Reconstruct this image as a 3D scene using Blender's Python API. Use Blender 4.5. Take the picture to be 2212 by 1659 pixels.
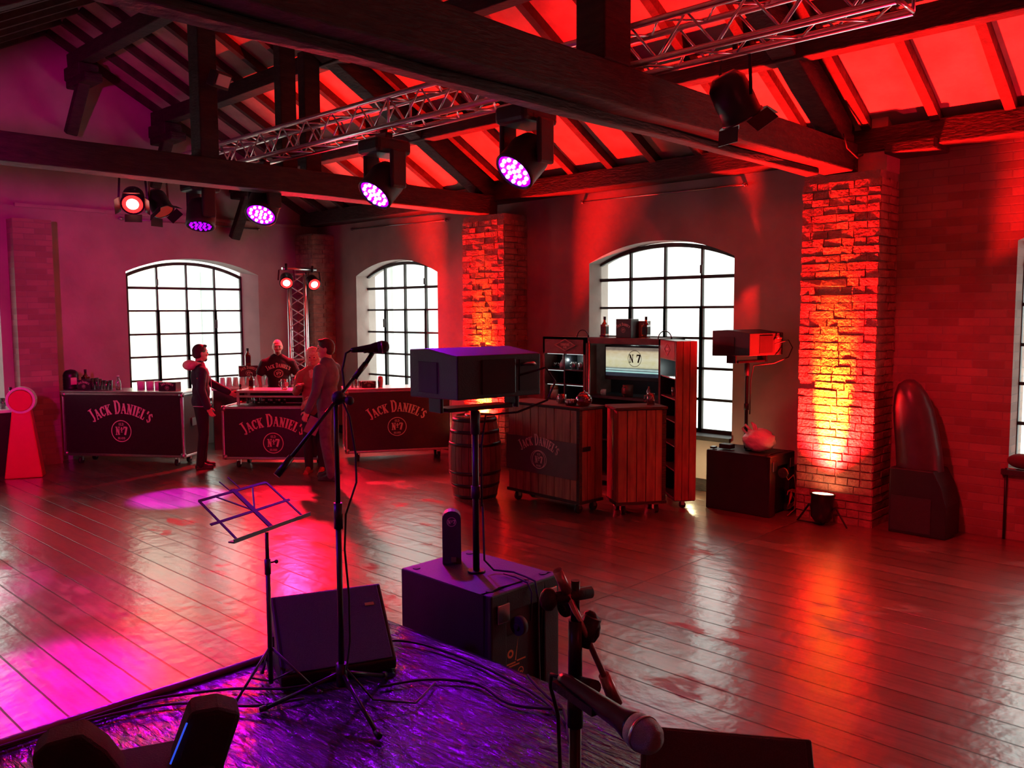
import bpy, math, random
from mathutils import Vector, Matrix, Euler
R = math.radians
rnd = random.Random(7)
sc = bpy.context.scene
COL = sc.collection
for o in list(bpy.data.objects): bpy.data.objects.remove(o)

# ------------------------------------------------------------------ camera
cam_d = bpy.data.cameras.new('camera'); cam = bpy.data.objects.new('camera', cam_d); COL.objects.link(cam)
cam_d.sensor_width = 36; cam_d.lens = 1858.49 / 2212 * 36; cam_d.clip_start = .02; cam_d.clip_end = 200
yaw, pitch, roll = R(43.8673), R(-4.7622), R(-0.277)
fw = Vector((math.cos(yaw)*math.cos(pitch), math.sin(yaw)*math.cos(pitch), math.sin(pitch)))
r0 = Vector((math.sin(yaw), -math.cos(yaw), 0)); u0 = r0.cross(fw)
rt = r0*math.cos(roll) + u0*math.sin(roll); up = -r0*math.sin(roll) + u0*math.cos(roll)
m = Matrix((rt, up, -fw)).transposed().to_4x4(); m.translation = (0, 0, 2.1)
cam.matrix_world = m; sc.camera = cam

# ------------------------------------------------------------------ view, world, lights
vs = sc.view_settings
sc.display_settings.display_device = 'sRGB'
vs.view_transform = 'Standard'; vs.look = 'None'; vs.gamma = 1; vs.use_curve_mapping = False
vs.exposure = 0.0
w = bpy.data.worlds.new('overcast_sky'); sc.world = w; w.use_nodes = True
bg = w.node_tree.nodes['Background']; bg.inputs[0].default_value = (.93, 1, .95, 1); bg.inputs[1].default_value = 4.6
try:
    sc.cycles.use_denoising = True; sc.cycles.sample_clamp_indirect = 6; sc.cycles.max_bounces = 6
    sc.cycles.diffuse_bounces = 3; sc.cycles.transparent_max_bounces = 12; sc.cycles.caustics_reflective = False
    sc.cycles.caustics_refractive = False
except Exception: pass

def add_light(name, kind, loc, target, energy, color, parent=None, size=.1, angle=60, blend=.5, sy=None):
    d = bpy.data.lights.new(name, kind); d.energy = energy; d.color = color
    if kind == 'SPOT': d.spot_size = R(angle); d.spot_blend = blend; d.shadow_soft_size = size
    elif kind == 'AREA':
        d.size = size
        if sy: d.shape = 'RECTANGLE'; d.size_y = sy
    else: d.shadow_soft_size = size
    o = bpy.data.objects.new(name, d); COL.objects.link(o)
    q = (Vector(target) - Vector(loc)).to_track_quat('-Z', 'Y').to_matrix().to_4x4(); q.translation = loc
    if parent:
        o.parent = parent; o.matrix_parent_inverse = parent_mat(parent).inverted()
    o.matrix_basis = q
    return o
def parent_mat(p):
    m = Matrix.LocRotScale(p.location, p.rotation_euler, p.scale)
    return m

RED = (1, .004, .028); VIO = (.42, .03, 1); MAG = (1, .0, .62)
# daylight portals in the windows (guide the sky light, give none of their own)
def portal(name, loc, target, sx, sy):
    o = add_light(name, 'AREA', loc, target, 1, (1, 1, 1), size=sx, sy=sy)
    try: o.data.cycles.is_portal = True
    except Exception: o.data.energy = 0
for cy in (11.02, 5.98, 1.08): portal('window_portal', (9.12, cy, 1.8), (8, cy, 1.8), 2.1, 2.35)
portal('window_portal', (6.5, 13.7, 1.8), (6.5, 12, 1.8), 2.1, 2.35)
portal('window_portal', (2.5, 13.7, 1.8), (2.5, 12, 1.8), 2.1, 2.35)

# ------------------------------------------------------------------ materials
def mat(name, col, rough=.5, metal=0, var=0, vscale=8, col2=None, bump=0, bscale=30, emit=None, es=1, spec=.5, coord='Object', stretch=None, coat=0, alpha=None, sheen=0):
    m = bpy.data.materials.new(name); m.use_nodes = True; nt = m.node_tree; N = nt.nodes; L = nt.links
    b = N['Principled BSDF']; b.inputs['Base Color'].default_value = (*col, 1)
    b.inputs['Roughness'].default_value = rough; b.inputs['Metallic'].default_value = metal
    b.inputs['Specular IOR Level'].default_value = spec; b.inputs['Coat Weight'].default_value = coat
    if sheen: b.inputs['Sheen Weight'].default_value = sheen
    tc = N.new('ShaderNodeTexCoord'); mp = N.new('ShaderNodeMapping'); L.new(tc.outputs[coord], mp.inputs[0])
    if stretch: mp.inputs['Scale'].default_value = stretch
    if col2 is None: col2 = tuple(c*(1-var) for c in col)
    n = N.new('ShaderNodeTexNoise'); n.inputs['Scale'].default_value = vscale; n.inputs['Detail'].default_value = 6
    L.new(mp.outputs[0], n.inputs['Vector'])
    cr = N.new('ShaderNodeValToRGB'); cr.color_ramp.elements[0].position = .35; cr.color_ramp.elements[1].position = .65
    cr.color_ramp.elements[0].color = (*col2, 1); cr.color_ramp.elements[1].color = (*col, 1)
    L.new(n.outputs[0], cr.inputs[0]); L.new(cr.outputs[0], b.inputs['Base Color'])
    if bump:
        n2 = N.new('ShaderNodeTexNoise'); n2.inputs['Scale'].default_value = bscale; n2.inputs['Detail'].default_value = 4
        L.new(mp.outputs[0], n2.inputs['Vector'])
        bp = N.new('ShaderNodeBump'); bp.inputs['Strength'].default_value = bump; bp.inputs['Distance'].default_value = .02
        L.new(n2.outputs[0], bp.inputs['Height']); L.new(bp.outputs[0], b.inputs['Normal'])
    if emit: b.inputs['Emission Color'].default_value = (*emit, 1); b.inputs['Emission Strength'].default_value = es
    return m

PLASTER = mat('plaster', (.43, .34, .31), .85, var=.25, vscale=1.6, bump=.25, bscale=9)
TIMBER = mat('dark_timber', (.034, .02, .016), .75, col2=(.014, .009, .008), vscale=6, bump=.7, bscale=14, stretch=(1, 1, 4))
RAFTER = mat('rafter_wood', (.06, .034, .026), .8, var=.5, vscale=7, bump=.4)
BOARDS = mat('roof_boards', (.50, .36, .30), .85, var=.28, vscale=3.5, bump=.3, bscale=12)
BRICK = mat('pier_brick', (.44, .25, .19), .88, col2=(.27, .15, .12), vscale=9, bump=.7, bscale=40)
MORTAR = mat('mortar', (.34, .26, .22), .95, var=.3, bump=.6, bscale=50)
BLACK = mat('black_paint', (.012, .010, .014), .55, var=.3, bump=.15, bscale=120)
BLACKM = mat('black_metal', (.018, .017, .02), .35, metal=.3, var=.2)
RUBBER = mat('black_rubber', (.015, .015, .017), .7, var=.2)
ALU = mat('aluminium', (.78, .74, .76), .28, metal=1, var=.12, vscale=25)
STEEL = mat('steel', (.5, .48, .48), .3, metal=1, var=.2)
CHROME = mat('chrome', (.8, .8, .8), .12, metal=1, var=.05)
LAMIN = mat('black_laminate', (.03, .018, .024), .35, var=.3, vscale=40)
LOGO = mat('logo_print', (.82, .60, .52), .6, var=.08)
LOGOD = mat('dim_logo_print', (.75, .5, .45), .6, var=.1)
FRAMEM = mat('window_iron', (.05, .045, .045), .6, var=.3, bump=.2)
WHITEP = mat('white_plastic', (.8, .78, .76), .4, var=.1)
GRILLE = mat('speaker_grille', (.03, .026, .036), .5, var=.6, vscale=260, bump=.5, bscale=300)
FABRICB = mat('black_cloth', (.018, .016, .02), .9, var=.3, bump=.3, bscale=200)
SKIN = mat('skin', (.62, .38, .29), .55, var=.12, vscale=20)
HAIRD = mat('dark_hair', (.03, .018, .014), .6, var=.4, vscale=80, bump=.4, bscale=120)
HAIRL = mat('light_hair', (.85, .80, .55), .6, var=.3, vscale=60, bump=.5, bscale=100)
EYE = mat('eye', (.08, .05, .04), .2)
NAVY = mat('navy_jacket', (.022, .022, .045), .8, var=.3, bump=.4, bscale=18)
CREAMF = mat('cream_fleece', (.75, .62, .48), .9, var=.15, bump=.6, bscale=60)
TSHIRT = mat('black_tshirt', (.02, .016, .022), .85, var=.3, bump=.4, bscale=15)
DENIM = mat('grey_jeans', (.13, .13, .17), .85, var=.35, vscale=14, bump=.4, bscale=25)
BLUESH = mat('blue_grey_shirt', (.10, .11, .17), .85, var=.25, vscale=9, bump=.5, bscale=12)
REDTOP = mat('rust_coat', (.40, .16, .12), .8, var=.3, bump=.4, bscale=16)
DARKTR = mat('dark_trousers', (.018, .018, .026), .85, var=.3, bump=.3, bscale=14)
SHOE = mat('shoe_leather', (.03, .025, .03), .5, var=.3)
REDSHOE = mat('red_shoe', (.4, .06, .05), .5, var=.2)
GLASSY = None

def glass_mat(name, tint=(.95, .97, .96), gloss=.12, rough=.03):
    m = bpy.data.materials.new(name); m.use_nodes = True; nt = m.node_tree; N = nt.nodes; L = nt.links
    N.remove(N['Principled BSDF']); out = N['Material Output']
    t = N.new('ShaderNodeBsdfTransparent'); t.inputs[0].default_value = (*tint, 1)
    g = N.new('ShaderNodeBsdfGlossy'); g.inputs['Roughness'].default_value = rough
    nz = N.new('ShaderNodeTexNoise'); nz.inputs['Scale'].default_value = 3
    mr = N.new('ShaderNodeMapRange'); mr.inputs[3].default_value = gloss*.6; mr.inputs[4].default_value = gloss*1.4
    L.new(nz.outputs[0], mr.inputs[0])
    fr = N.new('ShaderNodeFresnel'); ad = N.new('ShaderNodeMath'); ad.operation = 'MULTIPLY_ADD'
    L.new(fr.outputs[0], ad.inputs[0]); ad.inputs[1].default_value = .6; L.new(mr.outputs[0], ad.inputs[2])
    mx = N.new('ShaderNodeMixShader'); L.new(ad.outputs[0], mx.inputs[0]); L.new(t.outputs[0], mx.inputs[1]); L.new(g.outputs[0], mx.inputs[2])
    L.new(mx.outputs[0], out.inputs[0]); return m
PANE = glass_mat('window_glass', gloss=.02)
CUPG = glass_mat('cup_glass', (.82, .80, .80), .28, .1)
AMBERG = glass_mat('whiskey_glass', (.55, .12, .05), .18, .08)

def plank_floor():
    m = bpy.data.materials.new('old_floor_planks'); m.use_nodes = True; nt = m.node_tree; N = nt.nodes; L = nt.links
    b = N['Principled BSDF']; tc = N.new('ShaderNodeTexCoord'); sp = N.new('ShaderNodeSeparateXYZ'); cb = N.new('ShaderNodeCombineXYZ')
    L.new(tc.outputs['Object'], sp.inputs[0])
    wob = N.new('ShaderNodeTexNoise'); wob.inputs['Scale'].default_value = 3; L.new(tc.outputs['Object'], wob.inputs['Vector'])
    wm = N.new('ShaderNodeMath'); wm.operation = 'MULTIPLY_ADD'; L.new(wob.outputs[0], wm.inputs[0]); wm.inputs[1].default_value = .012
    L.new(sp.outputs[0], wm.inputs[2])
    L.new(sp.outputs[1], cb.inputs[0]); L.new(wm.outputs[0], cb.inputs[1])
    br = N.new('ShaderNodeTexBrick'); L.new(cb.outputs[0], br.inputs['Vector'])
    br.offset = 0; br.inputs['Scale'].default_value = 1; br.inputs['Brick Width'].default_value = 3.815; br.inputs['Row Height'].default_value = .218
    br.inputs['Mortar Size'].default_value = .007; br.inputs['Mortar Smooth'].default_value = .3; br.inputs['Bias'].default_value = 0
    br.inputs['Color1'].default_value = (.20, .115, .085, 1); br.inputs['Color2'].default_value = (.115, .062, .048, 1); br.inputs['Mortar'].default_value = (.008, .005, .004, 1)
    mp = N.new('ShaderNodeMapping'); mp.inputs['Scale'].default_value = (9, .9, 1); L.new(tc.outputs['Object'], mp.inputs[0])
    gr = N.new('ShaderNodeTexNoise'); gr.inputs['Scale'].default_value = 3; gr.inputs['Detail'].default_value = 8; L.new(mp.outputs[0], gr.inputs['Vector'])
    mx = N.new('ShaderNodeMixRGB'); mx.blend_type = 'MULTIPLY'; mx.inputs[0].default_value = .75
    gc = N.new('ShaderNodeValToRGB'); gc.color_ramp.elements[0].position = .3; gc.color_ramp.elements[0].color = (.5, .42, .4, 1); gc.color_ramp.elements[1].position = .7; gc.color_ramp.elements[1].color = (1.3, 1.2, 1.15, 1)
    L.new(gr.outputs[0], gc.inputs[0]); L.new(br.outputs[0], mx.inputs[1]); L.new(gc.outputs[0], mx.inputs[2]); L.new(mx.outputs[0], b.inputs['Base Color'])
    # worn varnish: patches without shine
    pt = N.new('ShaderNodeTexNoise'); pt.inputs['Scale'].default_value = 1.3; pt.inputs['Detail'].default_value = 9; pt.inputs['Roughness'].default_value = .62
    mp2 = N.new('ShaderNodeMapping'); mp2.inputs['Scale'].default_value = (1.5, .8, 1); L.new(tc.outputs['Object'], mp2.inputs[0]); L.new(mp2.outputs[0], pt.inputs['Vector'])
    pr = N.new('ShaderNodeValToRGB'); pr.color_ramp.elements[0].position = .36; pr.color_ramp.elements[0].color = (.62, .62, .62, 1); pr.color_ramp.elements[1].position = .42; pr.color_ramp.elements[1].color = (.30, .30, .30, 1)
    L.new(pt.outputs[0], pr.inputs[0])
    ra = N.new('ShaderNodeMath'); ra.operation = 'MULTIPLY_ADD'; L.new(gr.outputs[0], ra.inputs[0]); ra.inputs[1].default_value = .16; L.new(pr.outputs[0], ra.inputs[2])
    sb = N.new('ShaderNodeMath'); sb.operation = 'SUBTRACT'; L.new(ra.outputs[0], sb.inputs[0]); sb.inputs[1].default_value = .07
    L.new(sb.outputs[0], b.inputs['Roughness'])
    b.inputs['Specular IOR Level'].default_value = .8; b.inputs['Coat Weight'].default_value = 1; b.inputs['Coat IOR'].default_value = 1.65; b.inputs['Coat Roughness'].default_value = .22
    bp = N.new('ShaderNodeBump'); bp.inputs['Strength'].default_value = .5; bp.inputs['Distance'].default_value = .01
    s1 = N.new('ShaderNodeMath'); s1.operation = 'MULTIPLY_ADD'; L.new(br.outputs['Fac'], s1.inputs[0]); s1.inputs[1].default_value = -1.0
    sw = N.new('ShaderNodeTexNoise'); sw.inputs['Scale'].default_value = 7; sw.inputs['Detail'].default_value = 3; L.new(tc.outputs['Object'], sw.inputs['Vector'])
    L.new(sw.outputs[0], s1.inputs[2]); L.new(s1.outputs[0], bp.inputs['Height']); L.new(bp.outputs[0], b.inputs['Normal'])
    L.new(bp.outputs[0], b.inputs['Coat Normal']); cw = N.new('ShaderNodeMath'); cw.operation = 'SUBTRACT'; cw.inputs[0].default_value = 1; L.new(br.outputs['Fac'], cw.inputs[1])
    pc = N.new('ShaderNodeValToRGB'); pc.color_ramp.elements[0].position = .37; pc.color_ramp.elements[0].color = (.25, .25, .25, 1); pc.color_ramp.elements[1].position = .41; pc.color_ramp.elements[1].color = (1, 1, 1, 1); L.new(pt.outputs[0], pc.inputs[0])
    cm = N.new('ShaderNodeMath'); cm.operation = 'MULTIPLY'; L.new(cw.outputs[0], cm.inputs[0]); L.new(pc.outputs[0], cm.inputs[1]); L.new(cm.outputs[0], b.inputs['Coat Weight'])
    return m
def brick_wall_mat():
    m = bpy.data.materials.new('wall_brick'); m.use_nodes = True; nt = m.node_tree; N = nt.nodes; L = nt.links
    b = N['Principled BSDF']; tc = N.new('ShaderNodeTexCoord'); sp = N.new('ShaderNodeSeparateXYZ'); cb = N.new('ShaderNodeCombineXYZ'); ad = N.new('ShaderNodeMath')
    L.new(tc.outputs['Object'], sp.inputs[0]); ad.operation = 'ADD'; L.new(sp.outputs[0], ad.inputs[0]); L.new(sp.outputs[1], ad.inputs[1])
    L.new(ad.outputs[0], cb.inputs[0]); L.new(sp.outputs[2], cb.inputs[1])
    br = N.new('ShaderNodeTexBrick'); L.new(cb.outputs[0], br.inputs['Vector']); br.inputs['Scale'].default_value = 1
    br.inputs['Brick Width'].default_value = .27; br.inputs['Row Height'].default_value = .078; br.inputs['Mortar Size'].default_value = .006; br.inputs['Mortar Smooth'].default_value = .4
    br.inputs['Color1'].default_value = (.42, .25, .20, 1); br.inputs['Color2'].default_value = (.26, .15, .12, 1); br.inputs['Mortar'].default_value = (.30, .21, .18, 1)
    nz = N.new('ShaderNodeTexNoise'); nz.inputs['Scale'].default_value = 2.2; nz.inputs['Detail'].default_value = 7; L.new(tc.outputs['Object'], nz.inputs['Vector'])
    mx = N.new('ShaderNodeMixRGB'); mx.blend_type = 'MULTIPLY'; mx.inputs[0].default_value = .6; L.new(br.outputs[0], mx.inputs[1]); L.new(nz.outputs[0], mx.inputs[2])
    gm = N.new('ShaderNodeGamma'); L.new(mx.outputs[0], gm.inputs[0]); gm.inputs[1].default_value = .85; L.new(gm.outputs[0], b.inputs['Base Color'])
    b.inputs['Roughness'].default_value = .9
    bp = N.new('ShaderNodeBump'); bp.inputs['Strength'].default_value = .5; bp.inputs['Distance'].default_value = .012
    s1 = N.new('ShaderNodeMath'); s1.operation = 'MULTIPLY_ADD'; L.new(br.outputs['Fac'], s1.inputs[0]); s1.inputs[1].default_value = -.8; L.new(nz.outputs[0], s1.inputs[2])
    L.new(s1.outputs[0], bp.inputs['Height']); L.new(bp.outputs[0], b.inputs['Normal']); return m
def foil_mat():
    m = bpy.data.materials.new('black_foil'); m.use_nodes = True; nt = m.node_tree; N = nt.nodes; L = nt.links
    b = N['Principled BSDF']; b.inputs['Base Color'].default_value = (.02, .012, .02, 1); b.inputs['Specular IOR Level'].default_value = .5
    tc = N.new('ShaderNodeTexCoord'); mp = N.new('ShaderNodeMapping'); mp.inputs['Rotation'].default_value = (0, 0, R(-8)); mp.inputs['Scale'].default_value = (16, 3, 1); L.new(tc.outputs['Object'], mp.inputs[0])
    n = N.new('ShaderNodeTexNoise'); n.inputs['Scale'].default_value = 2.6; n.inputs['Detail'].default_value = 5; n.inputs['Distortion'].default_value = .6; L.new(mp.outputs[0], n.inputs['Vector'])
    w_ = N.new('ShaderNodeTexNoise'); w_.inputs['Scale'].default_value = 60; L.new(tc.outputs['Object'], w_.inputs['Vector'])
    a = N.new('ShaderNodeMath'); a.operation = 'MULTIPLY_ADD'; L.new(w_.outputs[0], a.inputs[0]); a.inputs[1].default_value = .015; L.new(n.outputs[0], a.inputs[2])
    bp = N.new('ShaderNodeBump'); bp.inputs['Strength'].default_value = 1; bp.inputs['Distance'].default_value = .022
    L.new(a.outputs[0], bp.inputs['Height']); L.new(bp.outputs[0], b.inputs['Normal'])
    rr = N.new('ShaderNodeMapRange'); rr.inputs[3].default_value = .14; rr.inputs[4].default_value = .26; L.new(w_.outputs[0], rr.inputs[0]); L.new(rr.outputs[0], b.inputs['Roughness'])
    return m
def slat_mat(name, c1, c2, width=.12):
    m = bpy.data.materials.new(name); m.use_nodes = True; nt = m.node_tree; N = nt.nodes; L = nt.links
    b = N['Principled BSDF']; tc = N.new('ShaderNodeTexCoord'); mp = N.new('ShaderNodeMapping'); mp.inputs['Scale'].default_value = (4, 4, .6); L.new(tc.outputs['Object'], mp.inputs[0])
    n = N.new('ShaderNodeTexNoise'); n.inputs['Scale'].default_value = 5; n.inputs['Detail'].default_value = 8; L.new(mp.outputs[0], n.inputs['Vector'])
    cr = N.new('ShaderNodeValToRGB'); cr.color_ramp.elements[0].position = .3; cr.color_ramp.elements[1].position = .7; cr.color_ramp.elements[0].color = (*c2, 1); cr.color_ramp.elements[1].color = (*c1, 1)
    L.new(n.outputs[0], cr.inputs[0]); L.new(cr.outputs[0], b.inputs['Base Color']); b.inputs['Roughness'].default_value = .6
    bp = N.new('ShaderNodeBump'); bp.inputs['Strength'].default_value = .3; bp.inputs['Distance'].default_value = .01; L.new(n.outputs[0], bp.inputs['Height']); L.new(bp.outputs[0], b.inputs['Normal'])
    return m
FLOOR = plank_floor(); WBRICK = brick_wall_mat(); FOIL = foil_mat()
PLANKW = slat_mat('barn_wood', (.40, .17, .10), (.20, .08, .05))
STAVE = slat_mat('barrel_oak', (.22, .12, .08), (.09, .05, .035))

# ------------------------------------------------------------------ mesh helpers
class MB:
    def __init__(s): s.v = []; s.f = []; s.sm = []
    def add(s, vs_, fs, smooth=False):
        b = len(s.v); s.v += [tuple(v) for v in vs_]; s.f += [tuple(b+i for i in f) for f in fs]; s.sm += [smooth]*len(fs); return s
    def box(s, c, d, rz=0, rot=None):
        M3 = rot.to_matrix() if rot else Matrix.Rotation(rz, 3, 'Z')
        vs_ = [Vector(c) + M3 @ Vector((x*d[0]/2, y*d[1]/2, z*d[2]/2)) for x in (-1, 1) for y in (-1, 1) for z in (-1, 1)]
        return s.add(vs_, [(0, 1, 3, 2), (4, 6, 7, 5), (0, 4, 5, 1), (2, 3, 7, 6), (0, 2, 6, 4), (1, 5, 7, 3)])
    def b2(s, lo, hi): return s.box([(a+b)/2 for a, b in zip(lo, hi)], [abs(b-a) for a, b in zip(lo, hi)])
    def beam(s, p0, p1, wd, ht, upv=(0, 0, 1)):
        p0, p1 = Vector(p0), Vector(p1); d = (p1-p0).normalized(); u = Vector(upv)
        sd = d.cross(u)
        if sd.length < 1e-4: sd = d.cross(Vector((0, 1, 0)))
        sd.normalize(); u = sd.cross(d)
        vs_ = [p + sd*(a*wd/2) + u*(b*ht/2) for p in (p0, p1) for a, b in ((-1, -1), (1, -1), (1, 1), (-1, 1))]
        return s.add(vs_, [(3, 2, 1, 0), (4, 5, 6, 7), (0, 1, 5, 4), (1, 2, 6, 5), (2, 3, 7, 6), (3, 0, 4, 7)])
    def tube(s, p0, p1, ra, rb=None, n=12, caps=True):
        rb = ra if rb is None else rb; p0, p1 = Vector(p0), Vector(p1); d = (p1-p0)
        if d.length < 1e-6: return s
        d.normalize(); a = d.orthogonal().normalized(); b = d.cross(a)
        vs_ = [p + (a*math.cos(2*math.pi*i/n) + b*math.sin(2*math.pi*i/n))*r for p, r in ((p0, ra), (p1, rb)) for i in range(n)]
        s.add(vs_, [(i, (i+1) % n, n+(i+1) % n, n+i) for i in range(n)], True)
        if caps: s.add(vs_, [tuple(range(n-1, -1, -1)), tuple(range(n, 2*n))])
        return s
    def path(s, pts, r, n=8):
        pts = [Vector(p) for p in pts]; rings = []
        a = (pts[1]-pts[0]).orthogonal().normalized()
        for i, p in enumerate(pts):
            d = (pts[min(i+1, len(pts)-1)] - pts[max(i-1, 0)]).normalized(); a = (a - d*a.dot(d)).normalized(); b = d.cross(a)
            rings.append([p + (a*math.cos(2*math.pi*k/n) + b*math.sin(2*math.pi*k/n))*r for k in range(n)])
        vs_ = [v for q in rings for v in q]; fs = []
        for i in range(len(pts)-1):
            for k in range(n): fs.append((i*n+k, i*n+(k+1) % n, (i+1)*n+(k+1) % n, (i+1)*n+k))
        fs += [tuple(range(n-1, -1, -1)), tuple(range((len(pts)-1)*n, len(pts)*n))]
        return s.add(vs_, fs, True)
    def lathe(s, prof, c=(0, 0, 0), n=24, M4=None):
        vs_ = []; fs = []; c = Vector(c)
        for r, z in prof:
            for i in range(n):
                v = Vector((r*math.cos(2*math.pi*i/n), r*math.sin(2*math.pi*i/n), z)); v = (M4 @ v) if M4 else v; vs_.append(v + c)
        for j in range(len(prof)-1):
            for i in range(n): fs.append((j*n+i, j*n+(i+1) % n, (j+1)*n+(i+1) % n, (j+1)*n+i))
        s.add(vs_, fs, True); k = len(prof)-1
        if prof[0][0] > 1e-5: s.add(vs_[:n], [tuple(range(n-1, -1, -1))])
        if prof[k][0] > 1e-5: s.add(vs_[k*n:], [tuple(range(n))])
        return s
    def ball(s, c, r, n=16, M3=None):
        r = (r, r, r) if not hasattr(r, '__len__') else r; vs_ = []; fs = []; k = n//2
        for j in range(k+1):
            t = math.pi*j/k
            for i in range(n):
                p = 2*math.pi*i/n; v = Vector((r[0]*math.sin(t)*math.cos(p), r[1]*math.sin(t)*math.sin(p), r[2]*math.cos(t)))
                vs_.append((M3 @ v if M3 else v) + Vector(c))
        for j in range(k):
            for i in range(n): fs.append((j*n+i, (j+1)*n+i, (j+1)*n+(i+1) % n, j*n+(i+1) % n))
        return s.add(vs_, fs, True)
    def caps(s, p0, p1, ra, rb, n=12): s.tube(p0, p1, ra, rb, n); s.ball(p0, ra, n); s.ball(p1, rb, n); return s
    def prism(s, poly, o, ax, ay, az, t):
        o, ax, ay, az = Vector(o), Vector(ax), Vector(ay), Vector(az); n = len(poly)
        vs_ = [o + ax*x + ay*y + az*k for k in (0, t) for x, y in poly]
        return s.add(vs_, [tuple(range(n-1, -1, -1)), tuple(range(n, 2*n))] + [(i, (i+1) % n, n+(i+1) % n, n+i) for i in range(n)])
    def build(s, name, m_, parent=None, bevel=0, world=False, mods=None, seg=2):
        vs_ = s.v
        if world and parent is not None:
            mi = parent_mat(parent).inverted(); vs_ = [mi @ Vector(v) for v in vs_]
        loc = Vector((0, 0, 0))
        if parent is None:
            lo = [min(v[i] for v in vs_) for i in range(3)]; hi = [max(v[i] for v in vs_) for i in range(3)]
            loc = Vector(((lo[0]+hi[0])/2, (lo[1]+hi[1])/2, lo[2])); vs_ = [Vector(v)-loc for v in vs_]
        me = bpy.data.meshes.new(name); me.from_pydata([tuple(v) for v in vs_], [], s.f); me.update()
        me.polygons.foreach_set('use_smooth', s.sm)
        import bmesh
        bm = bmesh.new(); bm.from_mesh(me); bmesh.ops.remove_doubles(bm, verts=bm.verts, dist=1e-6)
        bmesh.ops.recalc_face_normals(bm, faces=bm.faces); bm.to_mesh(me); bm.free()
        o = bpy.data.objects.new(name, me); COL.objects.link(o); me.materials.append(m_); o.location = loc
        if parent is not None: o.parent = parent
        if bevel:
            b = o.modifiers.new('bevel', 'BEVEL'); b.width = bevel; b.segments = seg; b.limit_method = 'ANGLE'; b.angle_limit = R(40)
        if mods: mods(o)
        return o
def tag(o, label=None, cat=None, group=None, kind=None):
    if label: o['label'] = label
    if cat: o['category'] = cat
    if group: o['group'] = group
    if kind: o['kind'] = kind
    return o
def root(name, loc, label, cat, rz=0, group=None, rot=None):
    o = bpy.data.objects.new(name, None); COL.objects.link(o); o.location = loc; o.rotation_euler = rot or (0, 0, rz); o.empty_display_size = .1
    return tag(o, label, cat, group)
def struct(o): o['kind'] = 'structure'; return o
def keep(o):   # object texture space of the setting stays in world units with its corner at the origin
    for v in o.data.vertices: v.co += o.location
    o.location = (0, 0, 0); return o
def dup(rt_, loc, rz=None, label=None, group=None, rot=None):
    def cp(o, par):
        c = o.copy(); COL.objects.link(c); c.parent = par
        for ch in [x for x in bpy.data.objects if x.parent == o and x != c]: cp(ch, c)
        return c
    kids = [x for x in bpy.data.objects if x.parent == rt_]
    c = rt_.copy(); COL.objects.link(c); c.location = loc
    if rz is not None: c.rotation_euler = (0, 0, rz)
    if rot is not None: c.rotation_euler = rot
    for k in kids: cp(k, c)
    if label: c['label'] = label
    if group: c['group'] = group
    return c

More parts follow.
